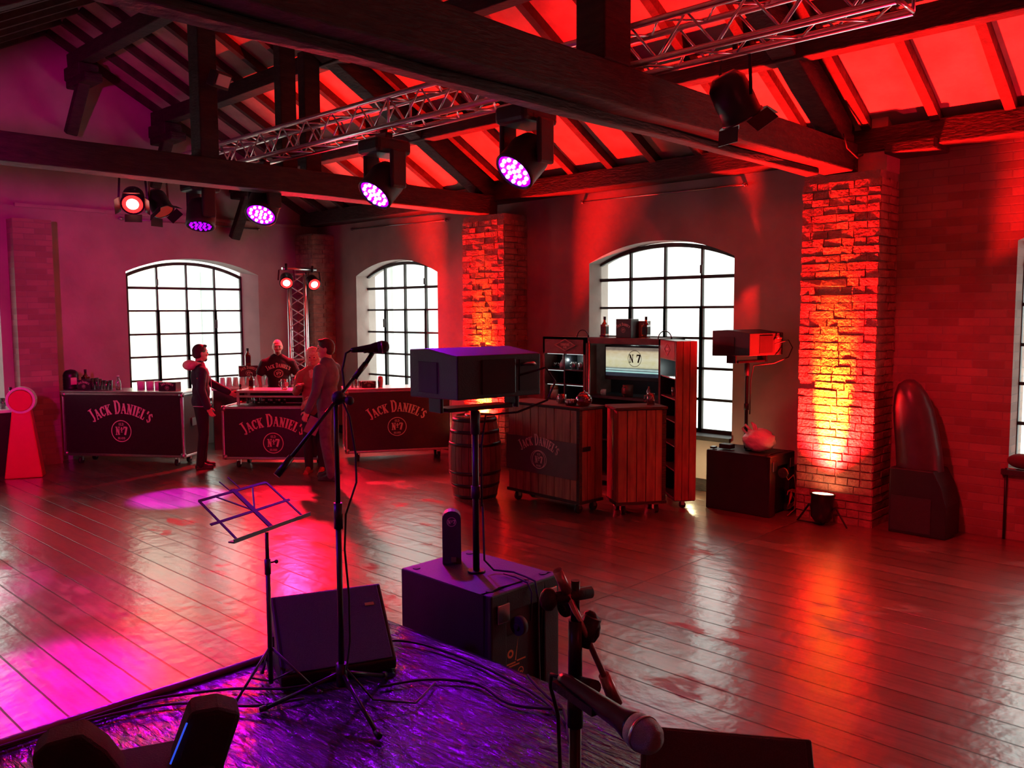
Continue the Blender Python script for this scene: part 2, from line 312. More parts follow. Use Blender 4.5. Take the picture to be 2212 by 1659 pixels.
# ------------------------------------------------------------------ lettering (strokes; serif capitals)
GL = {
 'J': (.55, [(.38, 1, .38, .25, 1), (.38, .25, .25, .02, 1), (.25, .02, .05, .12, .7), (.2, 1, .55, 1, .5)]),
 'A': (.72, [(.06, 0, .34, 1, .5), (.34, 1, .64, 0, 1.1), (.16, .33, .54, .33, .5), (0, 0, .2, 0, .5), (.5, 0, .74, 0, .5)]),
 'C': (.62, [(.55, .8, .38, .98, .6), (.38, .98, .15, .85, .9), (.15, .85, .08, .5, 1.1), (.08, .5, .15, .15, 1.1), (.15, .15, .38, .02, .9), (.38, .02, .56, .2, .6), (.57, .98, .57, .68, .5)]),
 'K': (.70, [(.16, 0, .16, 1, 1.1), (.18, .42, .56, 1, .5), (.28, .55, .6, 0, 1.1), (.02, 0, .3, 0, .5), (.02, 1, .3, 1, .5), (.44, 1, .68, 1, .5), (.46, 0, .72, 0, .5)]),
 'D': (.68, [(.16, 0, .16, 1, 1.1), (.04, 1, .35, .99, .6), (.04, 0, .35, .01, .6), (.35, .99, .56, .78, .9), (.56, .78, .6, .5, 1.1), (.6, .5, .56, .22, 1.1), (.56, .22, .35, .01, .9)]),
 'N': (.72, [(.14, 0, .14, 1, .6), (.14, 1, .58, 0, 1.2), (.58, 0, .58, 1, .6), (.02, 0, .28, 0, .5), (.0, 1, .18, 1, .5), (.46, 1, .7, 1, .5)]),
 'I': (.32, [(.16, 0, .16, 1, 1.2), (.02, 0, .3, 0, .5), (.02, 1, .3, 1, .5)]),
 'E': (.58, [(.16, 0, .16, 1, 1.1), (.04, 1, .52, 1, .6), (.04, 0, .54, 0, .6), (.16, .52, .42, .52, .5), (.52, 1, .52, .8, .4), (.55, 0, .55, .22, .4), (.42, .62, .42, .42, .4)]),
 'L': (.56, [(.16, 0, .16, 1, 1.1), (.02, 1, .3, 1, .5), (.04, 0, .52, 0, .6), (.53, 0, .53, .25, .4)]),
 'S': (.52, [(.45, .8, .28, .98, .7), (.28, .98, .1, .8, .8), (.1, .8, .16, .6, 1), (.16, .6, .4, .38, 1.2), (.4, .38, .44, .18, 1), (.44, .18, .26, .02, .8), (.26, .02, .06, .2, .7)]),
 "'": (.2, [(.1, 1.05, .07, .78, .9)]),
 'O': (.62, [(.1, .5, .16, .15, 1), (.16, .15, .31, .02, .8), (.31, .02, .46, .15, .8), (.46, .15, .52, .5, 1), (.52, .5, .46, .85, 1), (.46, .85, .31, .98, .8), (.31, .98, .16, .85, .8), (.16, .85, .1, .5, 1)]),
 'o': (.42, [(.06, .72, .2, .5, .6), (.2, .5, .34, .72, .6), (.34, .72, .2, .95, .6), (.2, .95, .06, .72, .6), (.08, .34, .32, .34, .5)]),
 '7': (.58, [(.04, .96, .54, .96, 1.1), (.54, .96, .24, 0, 1.4), (.04, 1, .04, .72, .6)]),
 'B': (.58, [(.14, 0, .14, 1, 1.1), (.04, 1, .36, .97, .6), (.36, .97, .46, .76, .9), (.46, .76, .34, .53, .8), (.14, .53, .34, .53, .5), (.34, .53, .5, .28, .9), (.5, .28, .36, .02, .9), (.04, 0, .36, .02, .6)]),
 'R': (.62, [(.14, 0, .14, 1, 1.1), (.04, 1, .36, .97, .6), (.36, .97, .46, .76, .9), (.46, .76, .34, .52, .8), (.14, .52, .34, .52, .5), (.3, .52, .56, 0, 1.1), (.02, 0, .28, 0, .5)]),
 'T': (.6, [(.3, 0, .3, 1, 1.1), (.04, .98, .56, .98, .6), (.04, 1, .04, .78, .4), (.56, 1, .56, .78, .4), (.16, 0, .44, 0, .5)]),
 '.': (.2, [(.1, 0, .1, .1, 1)]), ' ': (.28, []), '2': (.5, [(.06, .75, .25, .98, .8), (.25, .98, .44, .75, .9), (.44, .75, .06, .03, .9), (.06, .03, .46, .03, .9)])}
def letters(mb, text, fn, h, wd=.11, caps_first=True, xs=1.0, big=1.35):
    """text strokes in a flat layout (x from -W/2) mapped by fn(x, y) -> 3D"""
    xs_ = []; x = 0; first = True
    for ch in text:
        g = GL[ch]; sc_ = big if (first and caps_first and ch != ' ') else 1.0
        xs_.append((x, sc_, ch)); x += (g[0]*sc_**.5 + .1)*h*xs
        first = (ch == ' ')
    W_ = x - .1*h*xs
    for x0, sc_, ch in xs_:
        for a, b, c, d, t in GL[ch][1]:
            p = Vector(((x0 + a*h*xs*sc_**.5) - W_/2, (b*sc_ - (sc_-1)*.12)*h)); q = Vector(((x0 + c*h*xs*sc_**.5) - W_/2, (d*sc_ - (sc_-1)*.12)*h))
            dv = q-p; ln = dv.length
            if ln < 1e-6: continue
            dv /= ln; nn = Vector((-dv.y, dv.x))*(wd*t*h/2); p -= dv*wd*h*.2; q += dv*wd*h*.2
            pts = [p-nn, q-nn, q+nn, p+nn]
            mb.add([fn(v.x, v.y) for v in pts], [(0, 1, 2, 3)])
    return W_
def ring(mb, fn, cx, cy, r, t, n=40, ry=None):
    ry = ry or r; vs_ = []
    for i in range(n):
        a = 2*math.pi*i/n
        for k in (0, 1): vs_.append(fn(cx+(r+(k-.5)*t)*math.cos(a), cy+(ry+(k-.5)*t)*math.sin(a)))
    mb.add(vs_, [(2*i, 2*i+1, (2*i+3) % (2*n), (2*i+2) % (2*n)) for i in range(n)])
def brand_logo(parent, o, ax, ay, width, material=LOGO, name='logo', oval=False):
    """arched name with the ringed number below; o centre point, ax right, ay up (world vectors in the parent's space)"""
    o, ax, ay = Vector(o), Vector(ax), Vector(ay); mb = MB(); h = width*.155; rad = width*.82
    def arch(x, y):
        a = x/rad; return o + ax*((rad+y)*math.sin(a)) + ay*((rad+y)*math.cos(a)-rad+width*.16)
    letters(mb, "JACK DANIEL'S", arch, h, wd=.17, xs=.78)
    flat = lambda cx, cy: (lambda x, y: o + ax*(x+cx) + ay*(y+cy))
    r = width*.17; cy = -width*.13
    ring(mb, flat(0, 0), 0, cy, r, width*.014)
    if oval: ring(mb, flat(0, 0), 0, cy+.01*width, r*1.25, width*.012, ry=r*1.02)
    letters(mb, 'OLD', flat(0, cy+r*.52), r*.25, wd=.16, caps_first=False)
    letters(mb, 'No7', flat(0, cy-r*.34), r*.72, wd=.19, caps_first=False, xs=.85)
    letters(mb, 'BRAND', flat(0, cy-r*.78), r*.2, wd=.16, caps_first=False)
    return mb.build(name, material, parent)

# ------------------------------------------------------------------ the hall
ZR = lambda x, h=0: 6.073 - .536*abs(x-4.4) - h
def arch_z(s, s0, s1, zsp, zc):
    u = (2*s-s0-s1)/(s1-s0); return zsp + (zc-zsp)*(1-abs(u)**2.1)
def wall_openings(mb, fm, s0, s1, z0, z1, t, ops, ztop=None):
    """fm(s, z, t) -> xyz. openings: (a, b, sill, spring, crown)"""
    zt = ztop or (lambda s: z1)
    def quad(a, b, za0, za1, zb0, zb1):
        P = [fm(s, z, k) for k in (0, t) for s, z in ((a, za0), (b, zb0), (b, zb1), (a, za1))]
        mb.add(P, [(0, 1, 2, 3), (7, 6, 5, 4), (0, 4, 5, 1), (1, 5, 6, 2), (2, 6, 7, 3), (3, 7, 4, 0)])
    cur = s0
    for a, b, sill, sp, cn in ops:
        if a > cur: quad(cur, a, z0, zt(cur), z0, zt(a))
        quad(a, b, z0, sill, z0, sill); n = 20
        for i in range(n):
            p, q = a+(b-a)*i/n, a+(b-a)*(i+1)/n
            quad(p, q, arch_z(p, a, b, sp, cn), zt(p), arch_z(q, a, b, sp, cn), zt(q))
        cur = b
    quad(cur, s1, z0, zt(cur), z0, zt(s1))
fm_r = lambda s, z, t: (8.75+t, s, z)
fm_g = lambda s, z, t: (s, 13.2+t, z)
floor = MB(); floor.add([(-1.2, -3.5, 0), (9.2, -3.5, 0), (9.2, 13.6, 0), (-1.2, 13.6, 0), (-1.2, -3.5, -.1), (9.2, -3.5, -.1), (9.2, 13.6, -.1), (-1.2, 13.6, -.1)], [(0, 1, 2, 3), (7, 6, 5, 4), (0, 4, 5, 1), (1, 5, 6, 2), (2, 6, 7, 3), (3, 7, 4, 0)])
struct(keep(floor.build('floor', FLOOR)))
WOP = [(9.98, 12.06), (4.94, 7.02)]
mb = MB(); wall_openings(mb, fm_r, 3.17, 13.6, 0, 3.62, .4, [(4.94, 7.02, .64, 2.72, 2.95), (9.98, 12.06, .64, 2.72, 2.95)])
mb.b2((8.75, 3.17, 3.62), (9.15, 13.6, 3.80)); struct(keep(mb.build('wall_right', PLASTER)))
mb = MB(); wall_openings(mb, fm_r, -3.5, 3.17, 0, 3.80, .4, [(.04, 2.12, .66, 2.72, 2.95)]); o = struct(keep(mb.build('wall_right_brick', WBRICK)))
mb = MB(); wall_openings(mb, fm_g, -1.2, 9.15, 0, 3.6, .4, [(1.5, 3.66, .64, 2.72, 2.95), (5.37, 7.57, .64, 2.74, 2.97)])
for xs_ in (((7.57, 13.2), (7.57, 13.6), (7.45, 13.6)), ((5.37, 13.2), (5.37, 13.6), (5.53, 13.6))):
    mb.prism(xs_, (0, 0, .64), (1, 0, 0), (0, 1, 0), (0, 0, 1), 2.24)
mb.prism([(-1.2, 3.6), (9.15, 3.6), (9.15, ZR(9.15, -.02)), (4.4, ZR(4.4, -.02)), (-1.2, ZR(-1.2, -.02))], (0, 13.24, 0), (1, 0, 0), (0, 0, 1), (0, 1, 0), .36)
struct(keep(mb.build('wall_far', PLASTER)))
mb = MB(); mb.b2((-1.2, -3.5, 0), (-1.0, 13.6, 3.2)); struct(keep(mb.build('wall_left', PLASTER)))
mb = MB(); mb.b2((-1.2, -3.6, 0), (9.15, -3.4, 3.3)); mb.prism([(-1.2, 3.3), (9.15, 3.3), (9.15, 3.5), (4.4, 6.1), (-1.2, 3.3)][:4], (0, -3.6, 0), (1, 0, 0), (0, 0, 1), (0, 1, 0), .2); struct(keep(mb.build('wall_back', PLASTER)))
mb = MB()
for x0, x1 in ((4.4, 9.3), (4.4, -1.4)):
    mb.prism([(x0, ZR(x0)), (x1, ZR(x1)), (x1, ZR(x1)+.1), (x0, ZR(x0)+.1)], (0, -3.6, 0), (1, 0, 0), (0, 0, 1), (0, 1, 0), 17.3)
struct(keep(mb.build('ceiling', BOARDS)))
mb = MB(); mb.b2((3.9, 13.17, 3.58), (8.74, 13.25, 3.63)); struct(mb.build('trim_1', PLASTER))
for i, y in enumerate(((8.75, 3.95, 8.1), (8.75, 8.94, 13.1))):
    mb = MB(); mb.b2((8.72, y[1], 0), (8.755, y[2], .14)); struct(mb.build('baseboard_right' if not i else 'baseboard_right_far', TIMBER))

# brick piers with real bricks
def pier(name, x0, y0, y1, top, label, faces='XY', depth=.45):
    mb = MB(); mb.b2((x0+.012, y0+.012, 0), (x0+depth, y1-.012 if y1 < 13 else y1, top)); base = mb
    o = base.build(name, MORTAR); rr = random.Random(int(y0*100)); bm = MB(); n = int(top/.078)
    for k in range(n):
        z0 = k*.078; h = .066; off = (k % 2)
        y = y0; first = True
        while y < y1-.02:
            L_ = rr.choice([.25, .25, .12, .12, .18]) if not (first and off) else .12
            L_ = min(L_, y1-y); 
            if y1-(y+L_) < .07: L_ = y1-y
            if not (rr.random() < .02 and k > 14): jag_box(bm, rr, (x0 - rr.random()*(.004 if k < 16 else .008), y+.005, z0), (x0+.04, y+L_-.005, z0+h), k)
            y += L_; first = False
        x = x0
        if 'Y' in faces:
            while x < x0+depth-.02:
                L_ = min(.25 if off else .2, x0+depth-x); jag_box(bm, rr, (x+.005, y0-rr.random()*.006, z0), (x+L_-.005, y0+.04, z0+h), k); x += L_
    bm.build('brickwork', BRICK, o, world=True)
    for v in o.data.vertices: pass
    return tag(o, label, 'pillar')
def jag_box(bm, rr, lo, hi, k):
    j = .003 if k < 16 else .006
    vs_ = [(x+rr.uniform(-j, j)*.6, y+rr.uniform(-j, j), z+rr.uniform(-j, j)) for x in (lo[0], hi[0]) for y in (lo[1], hi[1]) for z in (lo[2], hi[2])]
    bm.add(vs_, [(0, 1, 3, 2), (4, 6, 7, 5), (0, 4, 5, 1), (2, 3, 7, 6), (0, 2, 6, 4), (1, 5, 7, 3)])
pier('brick_pillar', 8.30, 3.17, 3.94, 3.42, 'wide brick pillar lit red and yellow by the spotlight at its foot')
pier('brick_pillar', 8.30, 8.11, 8.93, 3.42, 'brick pillar glowing red behind the barrel, between two windows')
pier('brick_pillar', 8.30, 12.68, 13.2, 3.45, 'dim brick pillar in the far corner behind the upright truss')
mb = MB(); mb.b2((3.79, 12.95, 0), (4.28, 13.2, 3.40)); tag(keep(mb.build('brick_pillar', WBRICK)), 'shallow brick pillar on the far wall left of the long window', 'pillar')
mb = MB(); mb.b2((8.42, 3.17, 3.42), (8.76, 3.94, 3.98)); struct(mb.build('trim_2', PLASTER))

# windows
def window(n, fm, s0, s1, tg, thick=.05):
    mb = MB(); sill, sp, cn = .66, 2.70, 2.91; W_ = s1-s0
    def bar(a, b, w_, dpt=.045): # a,b (s,z)
        pa, pb = Vector(fm(a[0], a[1], tg)), Vector(fm(b[0], b[1], tg)); nrm = Vector(fm(0, 0, 1))-Vector(fm(0, 0, 0))
        mb.beam(pa, pb, w_, dpt, nrm)
    cz = lambda s: arch_z(s, s0, s1, sp, cn)
    N_ = 20
    for i in range(N_):
        a, b = s0+W_*i/N_, s0+W_*(i+1)/N_; bar((a, cz(a)), (b, cz(b)), .05)
    bar((s0, sill), (s0, sp), .055); bar((s1, sill), (s1, sp), .055); bar((s0, sill), (s1, sill), .07)
    for k in (1, 2, 3):
        s = s0+W_*k/4; bar((s, sill), (s, cz(s)), .024); bar((s, sill), (s, 2.15), .05 if k != 2 or n == 1 else .035)
    for z in (2.51, 2.15, 1.78, 1.42, 1.05): bar((s0, z), (s1, z), .03 if z < 2.4 else .04)
    o = struct(mb.build('window_%d' % n, FRAMEM))
    pm = MB(); poly = [(s0, sill)] + [(s1, sill)] + [(s1-W_*i/N_, cz(s1-W_*i/N_)) for i in range(N_+1)]
    pts = [fm(s, z, tg+.002) for s, z in poly] + [fm(s, z, tg+.006) for s, z in poly]; k = len(poly)
    pm.add(pts, [tuple(range(k)), tuple(range(2*k-1, k-1, -1))]); pm.build('pane', PANE, o, world=True)
    sm = MB(); a, b = Vector(fm(s0-.03, sill-.06, -.04)), Vector(fm(s1+.03, sill-.01, tg-.03)); sm.b2([min(a[i], b[i]) for i in range(3)], [max(a[i], b[i]) for i in range(3)]); sm.build('window_sill', FRAMEM, o, world=True)
    hm = MB()
    p = Vector(fm(s0+W_*.25, 2.55, tg-.03)); hm.beam(p, p+Vector((0, 0, .1)), .02, .03)
    p = Vector(fm(s0+W_*.75, 2.0, tg-.04)); hm.beam(p, p+Vector((0, 0, -.14)), .03, .03); hm.build('window_latch', FRAMEM, o, world=True)
    return o
window(1, fm_g, 5.52, 7.46, .39); window(2, fm_r, 10.02, 12.10, .25); window(3, fm_r, 4.98, 7.06, .25); window(4, fm_r, .08, 2.14, .25); window(5, fm_g, 1.55, 3.64, .35)

# roof timber
def timber(name, label, cat='beam', m_=TIMBER, group=None, bevel=.012):
    def fin(mb): return tag(mb.build(name, m_, bevel=bevel), label, cat, group)
    return fin
def wobble_beam(mb, p0, p1, wd, ht, seg=14, amp=.008, seed=1):
    rr = random.Random(seed); p0, p1 = Vector(p0), Vector(p1)
    d = (p1-p0).normalized(); sd = d.cross(Vector((0, 0, 1))).normalized(); u = sd.cross(d); vs_ = []; 
    for i in range(seg+1):
        p = p0.lerp(p1, i/seg)
        for a, b in ((-1, -1), (1, -1), (1, 1), (-1, 1)): vs_.append(p + sd*(a*wd/2+rr.uniform(-amp, amp)) + u*(b*ht/2+rr.uniform(-amp, amp)))
    fs = [(3, 2, 1, 0), tuple(seg*4+i for i in (0, 1, 2, 3))]
    for i in range(seg):
        for k in range(4): fs.append((i*4+k, i*4+(k+1) % 4, i*4+4+(k+1) % 4, i*4+4+k))
    return mb.add(vs_, fs)
mb = MB(); wobble_beam(mb, (-1.0, 3.59, 3.565), (8.46, 3.59, 3.565), .30, .27, seed=3)
wobble_beam(mb, (.5, 3.66, 3.40), (7.9, 3.66, 3.395), .13, .06, seed=5); timber('tie_beam', 'heavy dark tie beam crossing the ceiling nearest the viewer')(mb)
mb = MB(); wobble_beam(mb, (-1.0, 8.52, 3.555), (8.46, 8.52, 3.555), .27, .26, seed=4); timber('tie_beam', 'dark tie beam farther back, resting on the red pillar behind the barrel')(mb)
mb = MB(); mb.b2((4.44, 3.44, 3.70), (4.72, 3.68, ZR(4.55, .35))); timber('king_post', 'thick dark upright post standing on the nearest tie beam', 'post')(mb)
mb = MB(); mb.b2((4.22, 8.40, 3.685), (4.42, 8.62, ZR(4.4, .35))); timber('king_post', 'dark upright post on the farther tie beam carrying a small floodlight', 'post')(mb)
mb = MB(); mb.b2((5.31, 8.66, 3.44), (5.51, 8.80, 5.25)); timber('roof_post', 'left one of two slim dark posts side by side behind the farther tie beam', 'post')(mb)
mb = MB(); mb.b2((5.62, 8.66, 3.44), (5.83, 8.80, 5.08)); timber('roof_post', 'right one of two slim dark posts side by side behind the farther tie beam', 'post')(mb)
for Y, nm in ((3.59, 'nearest'), (8.52, 'farther')):
    mb = MB(); wobble_beam(mb, (8.42, Y, 3.73), (4.45, Y, 3.73+3.97*.536), .22, .26, seed=9); timber('principal_rafter', 'thick sloping rafter rising from the %s tie beam at the window side' % nm)(mb)
mb = MB(); wobble_beam(mb, (.3, 8.52, 3.72), (4.2, 8.52, 3.73+3.9*.53), .24, .26, seed=10); timber('principal_rafter', 'thick sloping beam at the top left corner, left half of the farther truss')(mb)
for X, nm in ((4.76, 'highest roof purlin running to the far wall'), (5.93, 'middle roof purlin running to the far wall'), (7.22, 'lowest roof purlin above the row of windows')):
    mb = MB(); wobble_beam(mb, (X, -3.3, ZR(X, .21)), (X, 13.2, ZR(X, .21)), .18, .2, seed=int(X*10), amp=.006); timber('purlin', 'dark ' + nm)(mb)
mb = MB(); wobble_beam(mb, (8.58, -3.3, 3.72), (8.58, 13.2, 3.72), .34, .22, seed=21, amp=.006); timber('wall_plate', 'dark timber wall plate lying along the top of the window wall')(mb)
mb = MB(); mb.b2((8.34, 2.72, 3.56), (8.74, 3.17, 3.66)); timber('corbel', 'small dark timber block under the wall plate beside the near pillar', 'block')(mb)
for k in range(-7, 19):
    y = 2.14+.613*k; mb = MB(); wobble_beam(mb, (4.42, y, ZR(4.42, .05)), (8.75, y, ZR(8.75, .05)), .085, .1, seg=8, amp=.004, seed=k+50)
    tag(mb.build('rafter', RAFTER), 'thin dark rafter under the roof boards on the window side', 'rafter', 'rafters under the roof boards on the window side')
for k in range(8, 19):
    y = 2.14+.613*k; mb = MB(); wobble_beam(mb, (4.38, y, ZR(4.38, .05)), (-1.0, y, ZR(-1, .05)), .085, .1, seg=8, amp=.004, seed=k+90)
    tag(mb.build('rafter', RAFTER), 'thin dark rafter on the left slope of the roof', 'rafter', 'rafters on the left roof slope')
for X, nm in ((4.76, 'uppermost, longest of the three'), (5.93, 'middle one of the three'), (7.22, 'lowest of the three')):
    zt = ZR(X, .32); r_ = root('roof_brace', (X, 13.1, zt-.9), 'dark wooden brace under a purlin end at the far wall, ' + nm, 'brace')
    mb = MB(); mb.b2((-.14, -.45, .72), (.14, .1, .9)); mb.b2((-.12, -.62, .62), (.12, .1, .74)); mb.build('corbel_block', TIMBER, r_, bevel=.02)
    mb = MB(); mb.beam((-.12, .0, -.02), (-.02, -.35, .72), .16, .13, (0, 1, 0)); mb.build('strut', TIMBER, r_, bevel=.02)
# thin rods over the windows
for nm, p0, p1, lb in (('rod', (5.3, 13.17, 3.52), (7.6, 13.17, 3.51), 'thin pale rod on the far wall above the long window'), ('rod', (8.72, 12.13, 3.51), (8.72, 9.73, 3.48), 'thin rod on the wall above the middle window'), ('rod', (8.72, 7.12, 3.51), (8.72, 4.8, 3.49), 'thin rod on the wall above the window behind the wooden bar')):
    d = (Vector(p1)-Vector(p0)).normalized(); mb = MB(); mb.tube(p0, p1, .010, n=8); mb.tube(p0, Vector(p0)+d*.03, .025, n=10); mb.tube(p1, Vector(p1)-d*.03, .025, n=10)
    q = Vector((0, .03, 0)) if nm and p0[0] < 8 else Vector((.03, 0, 0)); mb.tube(p0, Vector(p0)+q, .012, n=6); mb.tube(p1, Vector(p1)+q, .012, n=6)
    tag(mb.build('wall_rod', STEEL), lb, 'rod')
mb = MB(); mb.tube((8.735, 2.13, .0), (8.735, 2.13, .66), .012); tag(mb.build('wall_pipe', BLACKM), 'thin dark pipe running down the brick wall below the right-hand window', 'pipe')
mb = MB(); mb.path([(8.02, 3.42, 3.74), (8.1, 3.42, 3.62), (8.3, 3.40, 3.55), (8.5, 3.4, 3.62), (8.6, 3.38, 3.8), (8.5, 3.4, 3.92), (8.38, 3.4, 3.95)], .008); tag(mb.build('loose_cable', RUBBER), 'loose dark cable looping at the end of the nearest tie beam', 'cable')
# outside
CREAMW = mat('cream_render', (.9, .84, .68), .9, var=.12, vscale=.6); WHITEW = mat('pale_render', (.9, .9, .88), .9, var=.08, vscale=.5); GREYW = mat('grey_window', (.4, .45, .45), .4, var=.2); TILE = mat('grey_roof', (.5, .45, .42), .9, var=.4, vscale=9)
def house(loc, d, m_, wins, label, wd=None):
    r_ = root('house', loc, label, 'building'); mb = MB(); mb.b2((0, 0, 0), d); mb.build('wall', m_, r_)
    mb = MB(); mb.b2((-.4, -.4, d[2]), (d[0]+.4, d[1]+.4, d[2]+.25)); mb.build('roof', TILE, r_)
    for (p, q) in wins: mb = MB(); mb.b2(p, q); mb.build('window', GREYW, r_)
house((-2, 22, -3), (22, 3, 12.5), WHITEW, [((12.0, -.05, 4.0), (12.4, .1, 6.2)), ((12.9, -.05, 4.0), (13.3, .1, 6.2)), ((12, -.05, 8.0), (13.3, .1, 8.8)), ((9.0, -.05, 2.2), (9.7, .1, 4))], 'pale house outside, seen through the far window')
house((17, 2, -3), (3, 19.5, 7.6), WHITEW, [((-.05, 6, 4.2), (.1, 6.8, 5.6)), ((-.05, 17.6, 3.0), (.1, 18.9, 4.6)), ((-.05, 15.6, 6.4), (.1, 15.9, 7.2))], 'pale house outside, seen through the side windows')
house((7.9, 19, -3), (1.1, 2.5, 9), CREAMW, [], 'cream house corner outside the far window, at its left')
house((12.5, 3.2, -3), (1.6, 1.6, 6.0), CREAMW, [], 'low cream outbuilding outside the window behind the wooden bar')

# ------------------------------------------------------------------ lighting rig
def emis(name, col, s):
    m = bpy.data.materials.new(name); m.use_nodes = True; nt = m.node_tree; b = nt.nodes['Principled BSDF']
    b.inputs['Base Color'].default_value = (*col, 1); b.inputs['Roughness'].default_value = .3
    n = nt.nodes.new('ShaderNodeTexNoise'); n.inputs['Scale'].default_value = 12; mr = nt.nodes.new('ShaderNodeMapRange'); mr.inputs[3].default_value = s*.8; mr.inputs[4].default_value = s*1.2
    nt.links.new(n.outputs[0], mr.inputs[0]); nt.links.new(mr.outputs[0], b.inputs['Emission Strength'])
    b.inputs['Emission Color'].default_value = (*col, 1); return m
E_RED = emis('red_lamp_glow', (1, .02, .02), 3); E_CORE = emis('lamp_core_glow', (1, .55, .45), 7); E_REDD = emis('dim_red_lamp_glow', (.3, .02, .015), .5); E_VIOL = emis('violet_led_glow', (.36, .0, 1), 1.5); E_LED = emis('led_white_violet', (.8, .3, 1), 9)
E_AMB = emis('amber_lamp_glow', (1, .5, .25), 12)

def box_truss(name, p0, p1, sz, label, up_=(0, 0, 1), nseg=14):
    r_ = root(name, Vector(p0), label, 'truss'); p0, p1 = Vector((0, 0, 0)), Vector(p1)-Vector(p0)
    d = p1.normalized(); u = Vector(up_); s = d.cross(u).normalized(); u = s.cross(d); h = sz/2
    cs = [(-h, -h), (h, -h), (h, h), (-h, h)]; P_ = lambda k, t: p0.lerp(p1, t) + s*cs[k][0] + u*cs[k][1]
    for k in range(4): mb = MB(); mb.tube(P_(k, 0), P_(k, 1), .024, n=12); mb.build('chord', ALU, r_)
    for k in range(4):
        mb = MB()
        for i in range(nseg):
            a, b = i/nseg, (i+1)/nseg
            mb.tube(P_(k, a), P_((k+1) % 4, (a+b)/2), .009, n=6); mb.tube(P_((k+1) % 4, (a+b)/2), P_(k, b), .009, n=6)
        for t in (0, .5, 1):
            mb.tube(P_(k, t), P_((k+1) % 4, t), .012, n=8)
        mb.build('lattice', ALU, r_)
    return r_
box_truss('lighting_truss', (5.135, 1.86, 3.935), (5.135, 10.85, 3.935), .26, 'long aluminium box truss laid over the tie beams, carrying stage lights', nseg=20)
box_truss('upright_truss', (7.60, 12.05, 0), (7.60, 12.05, 2.72), .25, 'upright aluminium truss with two red lamps on top behind the bartender', up_=(.62, .78, 0), nseg=8)

def aimed(name, loc, tgt, label, cat, group=None):
    r_ = root(name, loc, label, cat, group=group)
    r_.rotation_euler = (Vector(tgt)-Vector(loc)).to_track_quat('-Z', 'Y').to_euler(); return r_
def moving_head(loc, tgt, label, energy, lit=True, angle=24):
    """loc = point where the clamp meets the truss"""
    r_ = root('moving_head_light', loc, label, 'stage light', group='moving head lights under the truss'); r_.scale = (1.18, 1.18, 1.18)
    mb = MB(); mb.tube((0, 0, -.02), (0, 0, .06), .03); mb.box((0, 0, -.02), (.07, .14, .05)); mb.build('clamp', BLACKM, r_, bevel=.006)
    mb = MB(); mb.box((0, 0, -.11), (.34, .28, .12)); mb.build('base', BLACK, r_, bevel=.03)
    for s_ in (-1, 1): mb = MB(); mb.box((0, s_*.172, -.29), (.15, .04, .30)); mb.build('yoke_arm', BLACK, r_, bevel=.018)
    hc = Vector((0, 0, -.38)); d = (Vector(tgt)-Vector(loc)-hc).normalized(); q = (-d).to_track_quat('Z', 'Y').to_matrix().to_4x4()
    mb = MB(); mb.lathe([(0, .15), (.07, .145), (.125, .11), (.148, .04), (.148, -.11), (.15, -.15), (.135, -.16), (.13, -.14)], hc, 28, M4=q); hd = mb.build('lamp_head', BLACK, r_)
    lens = MB(); lens.lathe([(0, -.142), (.131, -.142)], hc, 28, M4=q); ln = lens.build('lens', E_VIOL if lit else GRILLE, hd, world=False)
    lb = MB(); pts = [(0, 0)] + [(.046*math.cos(a*math.pi/3), .046*math.sin(a*math.pi/3)) for a in range(6)] + [(.097*math.cos(a*math.pi/6+.26), .097*math.sin(a*math.pi/6+.26)) for a in range(12)]
    for px, py in pts: lb.ball(hc + (q @ Vector((px, py, -.148))), .0155, n=10)
    lb.build('led_array', E_LED if lit else E_VIOL, hd)
    if energy: add_light('moving_head_lamp', 'SPOT', Vector(loc)+hc*1.18+d*.21, tgt, energy, (.6, .0, 1), parent=None, size=.08, angle=angle, blend=.25)
    return r_
moving_head((5.14, 4.77, 3.78), (1.7, 5.2, 0), 'nearest and largest violet moving head light under the truss, lenses facing the viewer', 900, angle=22)
moving_head((5.14, 6.60, 3.78), (1.9, 6.6, 0), 'second violet moving head light, hanging midway along the truss', 500, angle=22)
moving_head((5.14, 8.78, 3.78), (4.35, 9.5, 0) and (3.0, 7.2, 0), 'third violet moving head light, hanging just before the farther tie beam', 60, angle=26)
moving_head((5.14, 10.28, 3.80), (4.38, 9.5, 0), 'farthest violet moving head light, pointing down behind the farther tie beam', 5000, lit=False, angle=19)

